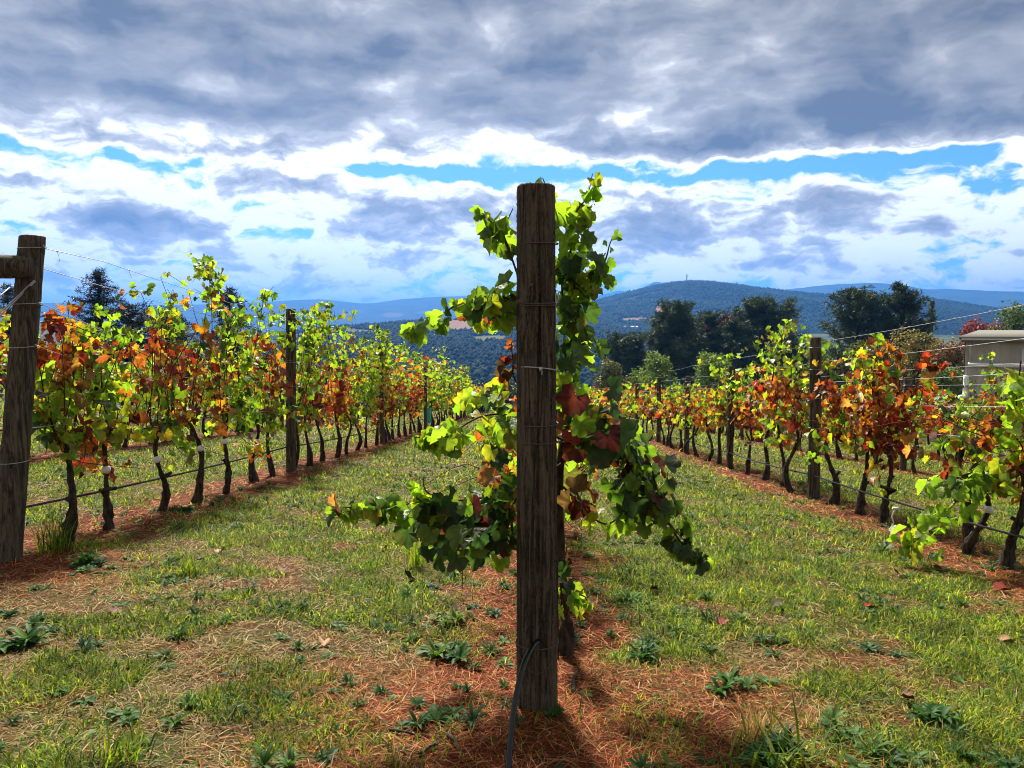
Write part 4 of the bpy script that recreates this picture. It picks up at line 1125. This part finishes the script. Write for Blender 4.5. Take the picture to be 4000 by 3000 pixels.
# ------------------------------------------------------------------ shed
sx0 = at(2087, 720, 35)[0]; sy = 35.0
sb = gpt(sx0, sy); ztop = at(2087, 733, sy)[2]
Hs = ztop - sb[2]
sh = thing('farm_shed', 'grey beige corrugated metal shed with flat roof at right edge', 'shed', sb)
m_, N = newmat('shed_cladding')
co = N.n('ShaderNodeTexCoord').outputs['Object']
f = N.noise(N.v('MULTIPLY', co, (1.5, 1.5, .25)), 2.2, 5, .65)
out(N, princ(N, N.mix(N.smooth(f, .35, .65), (.36, .345, .28), (.48, .46, .38)), .7, .15)); M_CLAD = m_
M_ROOF = mat_flat('shed_roof_metal', (.15, .145, .13), .85, .1, 0.0); M_PIPE = mat_flat('white_pipe', (.75, .76, .78), .4)
def clad(name, p0, p1, z0, z1, parent, nrm):
    p0, p1 = np.array(p0, float), np.array(p1, float); L = np.linalg.norm(p1 - p0); n = int(L / .05)
    t = np.linspace(0, 1, n + 1); ph = (np.arange(n + 1) % 8)
    off = np.where(ph < 2, .035, .0)
    q = p0[None] + (p1 - p0)[None] * t[:, None] + np.array(nrm)[None] * off[:, None]
    V = np.vstack([np.c_[q, np.full(n + 1, z0)], np.c_[q, np.full(n + 1, z1)]])
    j = np.arange(n); F = np.stack([j, j + 1, n + 1 + j + 1, n + 1 + j], -1)
    return obj(name, mesh_np(name, V, F, M_CLAD), parent)
W_, Dp = 14.0, 9.0
FX, FY, SX, SY = 12.6, -5.8, 6.4, 9.0
clad('front_wall', (0, 0), (FX, FY), -.6, Hs, sh, (-.42, -.9)); clad('side_wall', (0, 0), (SX, SY), -.6, Hs, sh, (-.8, .6)); clad('rear_wall', (SX, SY), (SX + FX, SY + FY), -.6, Hs + .2, sh, (.4, .9))
mb = MB()
V = np.array([[-.45, -.25, Hs + .02], [FX + .2, FY - .55, Hs + .02], [FX + SX + .3, FY + SY, Hs + .3], [SX - .2, SY + .3, Hs + .3]])
V = np.vstack([V, V + [0, 0, .12]]); mb.add(V, [[0, 3, 2, 1], [4, 5, 6, 7], [0, 1, 5, 4], [1, 2, 6, 5], [2, 3, 7, 6], [3, 0, 4, 7]]); mb.build('roof', M_ROOF, sh)
mb = MB(); tube_to(mb, [(-.4, -.33, Hs - .04), (FX + .2, FY - .63, Hs - .04)], .085, 8); mb.build('gutter', M_ROOF, sh, True)
zp = at(2090, 787, sy)[2] - sb[2]
mb = MB(); tube_to(mb, [(.02, -.2, zp), (FX, FY - .2, zp - .05)], .10, 10); mb.build('water_pipe', M_PIPE, sh, True)
mb = MB(); tube_to(mb, [(.12, -.22, Hs), (.12, -.22, zp)], .06, 8); mb.build('downpipe', M_CLAD, sh, True)
mb = MB(); tube_to(mb, spline([(-.02, -.18, zp - .5), (-.02, -.18, zp - 1.2), (-.1, -.25, zp - 1.45), (-.35, -.3, zp - 1.5)], 12), .12, 10); mb.build('downpipe', M_PIPE, sh, True)
for q in range(5):
    mb = MB(); xx = .9 + q * 1.05; box_to(mb, (xx, xx * FY / FX - .13, zp + .05), (.05, .04, 1.35)); mb.build('pipe_bracket', M_PIPE, sh)

# white tank with a pale blue filler between the shed and the vines
M_BLUE = mat_flat('pale_blue_plastic', (.30, .55, .68), .4)
tb = gpt(at(1990, 905, 30)[0] + .55, 30); tz = at(1990, 880, 30)[2] - tb[2]
tk = thing('water_tank', 'white plastic water tank with pale blue filler left of the shed', 'tank', tb)
mb = MB(); a = np.linspace(0, 1, 9)
tube_to(mb, [(0, 0, z) for z in (0, .05, tz * .5, tz - .12, tz)], [.62, .66, .66, .64, .5], 20); mb.build('tank_body', M_PIPE, tk, True)
mb = MB(); tube_to(mb, [(.2, 0, tz - .02), (.2, 0, tz + .42), (.2, 0, tz + .421), (.2, 0, tz + .52)], [.13, .13, .2, .2], 14); mb.build('filler', M_BLUE, tk, True)
mb = MB(); tube_to(mb, [(-.5, -.1, tz + .06), (1.1, -.1, tz + .06)], .06, 8); mb.build('outlet_pipe', M_PIPE, tk, True)

# ------------------------------------------------------------------ far buildings
X, Y, Z, t = HM
def far_on(px, H_):
    """ridge point of a hill below the photo column px"""
    X, Y, Z, t = H_; k = int(np.argmin(np.abs(t - 1.0)))
    pxs, _ = pix(X[k], Y[k], Z[k]); j = int(np.argmin(np.abs(pxs - px))); return np.array([X[k, j], Y[k, j], Z[k, j]])
M_WHITE = mat_flat('white_render', (.75, .75, .72), .6)
tp = far_on(1485, HM); tw = thing('lookout_tower', 'tiny white lookout tower on top of the wooded hill', 'tower', tp)
mb = MB(); tube_to(mb, [(0, 0, -3), (0, 0, 9), (0, 0, 17), (0, 0, 22)], [3.0, 2.4, 2.0, 2.0], 10); mb.build('shaft', M_WHITE, tw, True)
mb = MB(); tube_to(mb, [(0, 0, 18.5), (0, 0, 19.2), (0, 0, 20.5)], [2.2, 3.4, 3.4], 10); mb.build('gallery', M_WHITE, tw, True)
mb = MB(); tube_to(mb, [(0, 0, 22), (0, 0, 25)], [1.8, .2], 10); mb.build('cap', M_WHITE, tw, True)
M_ROOFW = mat_flat('pale_iron_roof', (.7, .7, .72), .4)
def far_house(px, py, H_, w, label, d=10, name='farm_house'):
    X, Y, Z, t = H_; pxs, pys = pix(X, Y, Z); m = (t <= 1)[:, None]
    k = np.argmin(np.where(m, (pxs - px) ** 2 + (pys - py) ** 2, 1e9)); i_, j_ = np.unravel_index(k, X.shape)
    b = np.array([X[i_, j_], Y[i_, j_], Z[i_, j_] + 7.0])
    h = thing(name, label, 'house', b, 'houses across the valley')
    mb = MB(); box_to(mb, (0, 0, -2), (w, d, 12)); mb.build('wall', M_WHITE, h)
    mb = MB(); V = np.array([[-w / 2 - 1, -d / 2 - 1, 4], [w / 2 + 1, -d / 2 - 1, 4], [w / 2 + 1, d / 2 + 1, 4], [-w / 2 - 1, d / 2 + 1, 4], [-w / 2 - 1, 0, 8], [w / 2 + 1, 0, 8]])
    mb.add(V, [[0, 1, 5, 4], [2, 3, 4, 5]]); mb.add(V, [[3, 0, 4], [1, 2, 5]]); mb.build('roof', M_ROOFW, h)
far_house(1357, 722, HM, 34, 'white roofed house among trees on the slope of the hill', 16)
far_house(1652, 678, HM, 44, 'long pale building halfway up the wooded hill', 14)
far_house(1318, 790, HM, 26, 'pale house low in the valley right of the middle post', 14)

# ------------------------------------------------------------------ ground cover
def strip_amount(x, y):
    xp = x - DXY * y - .03
    md = np.abs((xp + ROW / 2) % ROW - ROW / 2)
    w_ = (fbm(x, y, .6, 51, 3) - .5) * .9
    s = np.clip((.62 - md - w_) / .34, 0, 1)
    e_ = np.clip((1.15 - np.hypot(x - .15, (y - 2.5) * .9) - w_) / .65, 0, 1)
    e2 = np.clip((.9 - np.hypot(x + 3.1, (y - 4.7)) - w_) / .5, 0, 1)
    return np.maximum(np.maximum(s, e_), e2)
def scatter(y0, y1, dens, marg=1.12):
    area = (y1 ** 2 - y0 ** 2) / 2 * (2212 / FPX) * marg; n = int(area * dens)
    y = np.sqrt(rng.uniform(y0 ** 2, y1 ** 2, n)); x = y * rng.uniform(-.5, .5, n) * (2212 / FPX) * marg
    return x, y
def blades(x, y, L, wd, cols, lie, bend=.5):
    """curved two-segment blades; lie 0 upright .. 1 flat"""
    n = len(x); a = rng.uniform(0, 6.283, n); h = np.stack([np.cos(a), np.sin(a), np.zeros(n)], -1)
    upv = np.array([0, 0, 1.0]); z = ground(x, y)
    p0 = np.stack([x, y, z - .002], -1)
    d1 = h * lie[:, None] + upv * (1 - lie)[:, None]; d1 /= np.linalg.norm(d1, axis=1, keepdims=True)
    l2 = np.clip(lie + bend * rng.uniform(.2, 1, n), 0, 1.25); d2 = h * l2[:, None] + upv * (1 - l2)[:, None]; d2 /= np.linalg.norm(d2, axis=1, keepdims=True)
    p1 = p0 + d1 * (L * .55)[:, None]; p2 = p1 + d2 * (L * .45)[:, None]
    s = np.stack([-np.sin(a), np.cos(a), rng.normal(0, .3, n)], -1) * (wd / 2)[:, None]
    V = np.stack([p0 - s, p0 + s, p1 + s * .8, p1 - s * .8, p2], 1).reshape(-1, 3)
    b = (np.arange(n) * 5)[:, None]
    return V, b + np.array([[0, 1, 2, 3]]), b + np.array([[3, 2, 4]]), np.repeat(cols, 5, 0)
def stuff_blades(name, label, cat, parts, mat):
    Vs, Qs, Ts, Cs, nb = [], [], [], [], 0
    for V, Q, T3, C in parts:
        Vs.append(V); Qs.append(Q + nb); Ts.append(T3 + nb); Cs.append(C); nb += len(V)
    o = obj(name, mesh_np(name, np.concatenate(Vs), [np.concatenate(Qs), np.concatenate(Ts)], mat, np.concatenate(Cs))); o['kind'] = 'stuff'
    return tag(o, label, cat)
GC = np.array([[.085, .165, .015], [.20, .27, .022], [.035, .095, .012], [.31, .31, .035]]); SC = np.array([[.34, .24, .10], [.26, .17, .065], [.44, .33, .16], [.19, .10, .04]])
parts = []
for y0, y1, dens, L0, w0 in ((1.75, 3.6, 14000, .036, .0040), (3.6, 6, 8000, .038, .0050), (6, 10, 3000, .045, .0072), (10, 17, 900, .055, .012), (17, 32, 190, .085, .022), (32, 60, 30, .12, .05)):
    x, y = scatter(y0, y1, dens)
    s = strip_amount(x, y); pat = fbm(x, y, .30, 61, 3); big = fbm(x, y, 1.6, 62, 2)
    k = rng.random(len(x)) < np.clip((1 - s * .93) * (.0 + 1.7 * pat) * (.25 + 1.3 * vnoise(x, y, .11, 66)), .0, 1)
    x, y, pat, big = x[k], y[k], pat[k], big[k]; n = len(x)
    # worn straw patches and lush ones
    lush = np.clip((pat - .44) * 4 + (big - .5) * 1.8 + .56 + np.clip((y - 3.5) / 8, 0, .4), .06, .96)
    green = rng.random(n) < lush
    c = np.where(green[:, None], GC[rng.integers(0, 4, n)] * (.55 + .9 * vnoise(x, y, .16, 67))[:, None], SC[rng.integers(0, 4, n)]) * rng.uniform(.6, 1.3, (n, 1))
    L = L0 * rng.uniform(.45, 1.6, n) * (1 + .5 * (lush > .7)) * np.where(green, 1, 1.5); lie = np.where(green, rng.uniform(.25, .95, n), rng.uniform(.7, 1.0, n))
    parts.append(blades(x, y, L, w0 * rng.uniform(.6, 1.4, n), c, lie))
stuff_blades('grass', 'short mown grass with dry straw between the vine rows', 'grass', parts, M_GRASS)
parts = []
NC = np.array([[.30, .075, .022], [.22, .045, .014], [.42, .14, .045], [.10, .024, .010], [.50, .26, .11]])
for y0, y1, dens, L0, w0 in ((1.75, 3.4, 7500, .085, .0025), (3.4, 6, 3600, .085, .0036), (6, 11, 1100, .09, .007), (11, 22, 200, .11, .013)):
    x, y = scatter(y0, y1, dens)
    s = strip_amount(x, y); k = rng.random(len(x)) < np.clip(s + .04 + .14 * (fbm(x, y, .5, 68, 2) > .55), 0, 1); x, y = x[k], y[k]; n = len(x)
    parts.append(blades(x, y, L0 * rng.uniform(.5, 1.5, n), w0 * rng.uniform(.7, 1.4, n), NC[rng.integers(0, 5, n)] * rng.uniform(.6, 1.3, (n, 1)), rng.uniform(.78, 1.0, n), .25))
stuff_blades('needle_litter', 'reddish brown pine needle litter under the vine rows', 'litter', parts, M_LITTER)

# small dark weeds through the turf: ground cover
def rosette(nl, L, seed, wide=.22, up=.55):
    q = np.random.default_rng(seed); Vs, Qs, nb = [], [], 0
    for i in range(nl):
        a = i / nl * 6.283 * 2.6 + q.normal(0, .25); l = L * q.uniform(.55, 1.1); h = np.array([math.cos(a), math.sin(a), 0]); sd = np.array([-math.sin(a), math.cos(a), 0])
        u = up * q.uniform(.5, 1.3); t = np.array([0, .3, .65, 1.0]); ww = np.array([.25, .9, 1.0, .05]) * wide * l / 2
        cz = l * (u * t - .75 * u * t * t * q.uniform(.6, 1.3)); ctr = h[None] * (t * l * .9)[:, None] + np.array([0, 0, 1])[None] * cz[:, None]
        tw = q.normal(0, .25)
        for k_, sgn in ((0, -1), (1, 0), (2, 1)):
            Vs.append(ctr + sd[None] * (ww * sgn)[:, None] + np.array([0, 0, 1])[None] * (abs(sgn) * ww * .35 + sgn * tw * ww)[:, None])
        for k_ in range(2):
            for m2 in range(3):
                a0 = nb + k_ * 4 + m2; Qs.append([a0, a0 + 4, a0 + 5, a0 + 1])
        nb += 12
    return np.concatenate(Vs), np.array(Qs)
ROS = [rosette(9 + 3 * s, 1.0, s, .34 - .04 * s, .4 + .22 * s) for s in range(5)]
WC = np.array([[.03, .085, .02], [.045, .11, .025], [.07, .13, .03], [.025, .065, .025]])
x, y = scatter(1.8, 13, 26.0); pk = fbm(x, y, .9, 71, 2) + .12 * (x > 0); k = pk > .52; x, y = x[k], y[k]
mb = MB()
for xx, yy in zip(x, y):
    V, Q = ROS[rng.integers(0, 5)]; a = rng.uniform(0, 6.28); c, s_ = math.cos(a), math.sin(a); L = rng.uniform(.035, .075)
    mb.add(V * L @ np.array([[c, s_, 0], [-s_, c, 0], [0, 0, 1]]) + gpt(xx, yy), Q, WC[rng.integers(0, 4)] * rng.uniform(.8, 1.2))
o = mb.build('weed_cover', M_WEED); o['kind'] = 'stuff'; tag(o, 'small dark green broadleaf weeds scattered through the turf', 'weeds')
# the weeds one can point to
for px, py, L, lab in ((968, 1412, .16, 'dark leafy weed left of the middle post'), (1385, 1425, .14, 'dark leafy weed right of the middle post foot'), (1392, 1390, .12, 'weed just behind the leafy one right of the middle post'),
                       (1362, 1300, .15, 'dark strap leaved weed on the path edge right of the post'), (190, 1222, .20, 'dark strap leaved weed beside the leaning left post'), (940, 1553, .12, 'weed on the litter, nearest the camera left of the hose'),
                       (1575, 1482, .14, 'dark weed at the edge of the red litter on the right'), (1690, 1640, .17, 'broad weed clump below the straw tuft, bottom right'), (1830, 1600, .13, 'dark weed right of the straw tuft'),
                       (985, 1345, .13, 'yellow green weed behind the dark one left of the post'), (400, 1105, .16, 'weed at the foot of the fourth left vine'), (2030, 1560, .14, 'dark weed near the right bottom corner'),
                       (1960, 1640, .13, 'weed at the bottom edge near the right corner'), (1905, 1195, .16, 'dark weed under the lime shoot on the right'), (40, 1400, .2, 'bushy dark weed at the left edge of the grass')):
    b = on_ground(px, py); b[2] = float(ground(b[0], b[1]))
    t_ = thing('weed', lab, 'weed', b, 'broadleaf weeds in the grass'); L *= .72
    for q in range(4):
        V, Q = ROS[rng.integers(0, 5)]; a = rng.uniform(0, 6.28); c, s_ = math.cos(a), math.sin(a); o_ = np.array([rng.normal(0, .05), rng.normal(0, .05), 0]) if q else np.zeros(3)
        mb = MB(); col = WC[rng.integers(0, 4)] * 1.1 if 'yellow' not in lab else np.array([.10, .15, .02])
        mb.add(V * L * (1 if q == 0 else .8) @ np.array([[c, s_, 0], [-s_, c, 0], [0, 0, 1]]) + o_, Q, col); mb.build('rosette', M_WEED, t_)
# dry straw tuft and tall grass clumps
def clump(px, py, n, L, cols, lab, name, lie=(.1, .6), w_=.004, spread=.05, mat=None, cat='grass'):
    b = on_ground(px, py)
    V, Q, T3, C = blades(b[0] + rng.normal(0, spread, n), b[1] + rng.normal(0, spread, n), L * rng.uniform(.5, 1.2, n), np.full(n, w_), cols[rng.integers(0, len(cols), n)] * rng.uniform(.8, 1.2, (n, 1)), rng.uniform(*lie, n), .35)
    b[2] = float(ground(b[0], b[1])); o = obj(name, mesh_np(name, V - b, [Q, T3], mat or M_GRASS, C), None, b); tag(o, lab, cat, 'grass clumps')
clump(1640, 1590, 150, .13, SC * 1.25, 'bleached straw tuft beside the red litter', 'straw_tuft', (.2, .7), .004, .035)
clump(1765, 1575, 60, .10, SC * 1.2, 'small pale straw tuft right of the larger one', 'straw_tuft', (.4, .9), .004, .03)
clump(1680, 1655, 90, .22, GC * .8, 'broad green grass clump at the bottom edge', 'grass_clump', (.3, .9), .009, .07)
clump(120, 1190, 110, .28, GC, 'tall green weed grass beside the leaning left post', 'grass_clump', (.02, .5), .007, .05)
clump(900, 1225, 90, .30, GC * 1.2, 'tall wispy grass under the left shoot of the middle vine', 'grass_clump', (.02, .45), .004, .025)
clump(260, 1640, 90, .12, GC, 'grass clump at the bottom left', 'grass_clump', (.1, .7), .006, .035)
clump(410, 1240, 120, .12, GC * 1.1, 'bright grass clump on the left path', 'grass_clump', (.1, .6), .005, .035)

# fallen leaves and twigs
FL = [('tan', (.30, .17, .09)), ('brown', (.12, .055, .03)), ('dark brown', (.05, .025, .018)), ('pink brown', (.30, .12, .08)), ('red', (.22, .03, .02))]
m_, N = newmat('fallen_leaf'); out(N, princ(N, attr(N), .7, .25)); M_FALL = m_
for px, py, s, ci, lab in ((478, 1197, .09, 0, 'curled tan fallen leaf on the left grass'), (612, 1238, .08, 1, 'folded brown fallen leaf left of the weeping shoot'), (430, 1215, .07, 2, 'small dark fallen leaf near the curled tan one'),
                           (885, 1255, .12, 2, 'dark curled fallen leaf below the left shoot'), (830, 1190, .07, 3, 'pinkish fallen leaf under the left shoot tip'), (1000, 1205, .10, 3, 'pink brown fallen leaf at the mulch edge behind the post'),
                           (1710, 1085, .10, 3, 'pinkish fallen leaf on the right path'), (1590, 1075, .08, 1, 'brown fallen leaf in the middle of the right path'), (1680, 1315, .09, 2, 'dark fallen leaf left in the right grass'),
                           (1880, 1320, .09, 4, 'red fallen leaf in the right grass'), (2165, 1280, .12, 4, 'dark red fallen leaf below the rightmost vine'), (2030, 1235, .10, 3, 'pink fallen leaf beside the stump of the lime vine'),
                           (1960, 1520, .08, 1, 'brown fallen leaf near the right bottom weeds'), (2175, 1395, .09, 0, 'pale tan fallen leaf at the right edge'), (1480, 1195, .07, 1, 'brown fallen leaf below the drooping right shoot'),
                           (1415, 1280, .08, 1, 'small brown fallen leaf right of the post'), (1560, 1355, .08, 4, 'reddish fallen leaf on the worn right grass'), (700, 1395, .06, 0, 'tiny tan fallen leaf on the worn left grass'),
                           (245, 1330, .08, 1, 'brown fallen leaf below the left weeds'), (1940, 1245, .07, 1, 'brown fallen leaf under the lime shoot')):
    b = on_ground(px, py); b[2] = float(ground(b[0], b[1])) + .022
    tv, tf, ed = LEAF_HI[int(rng.integers(0, 7))]; V = tv.copy(); V[:, 2] = V[:, 2] * .5 + .7 * V[:, 0] ** 2 + .3 * (V[:, 1] - .4) ** 2
    V[:, 1] -= .4; V *= s * .8
    o = obj('fallen_leaf', mesh_np('fallen_leaf', V, tf, M_FALL, np.array(FL[ci][1])[None] * rng.uniform(.7, 1.3, (len(V), 1)), True), None, b)
    o.rotation_euler = (rng.normal(0, .2), rng.normal(0, .2), rng.uniform(0, 6.28)); tag(o, lab, 'leaf', 'fallen leaves')
for pts_, r0, lab in (([(968, 1590), (982, 1608), (990, 1625)], .008, 'pale bent twig on the litter left of the hose'), ([(905, 1635), (930, 1620), (945, 1612)], .007, 'short pale twig near the bottom edge'),
                      ([(840, 1580), (880, 1590), (910, 1598)], .006, 'dark straight stick lying on the litter'), ([(1240, 1500), (1238, 1475), (1246, 1455)], .010, 'small grey stump stub right of the post foot')):
    P = np.array([on_ground(*p) for p in pts_]); P[:, 2] = ground(P[:, 0], P[:, 1]) + [.008, .016, .01]
    mb = MB(); tube_to(mb, spline(P, 10), np.linspace(r0, r0 * .6, 10), 6, wob=.15)
    tag(mb.build('twig', M_TRUNK if 'dark' in lab else M_POST, None, True), lab, 'twig', 'twigs on the litter')
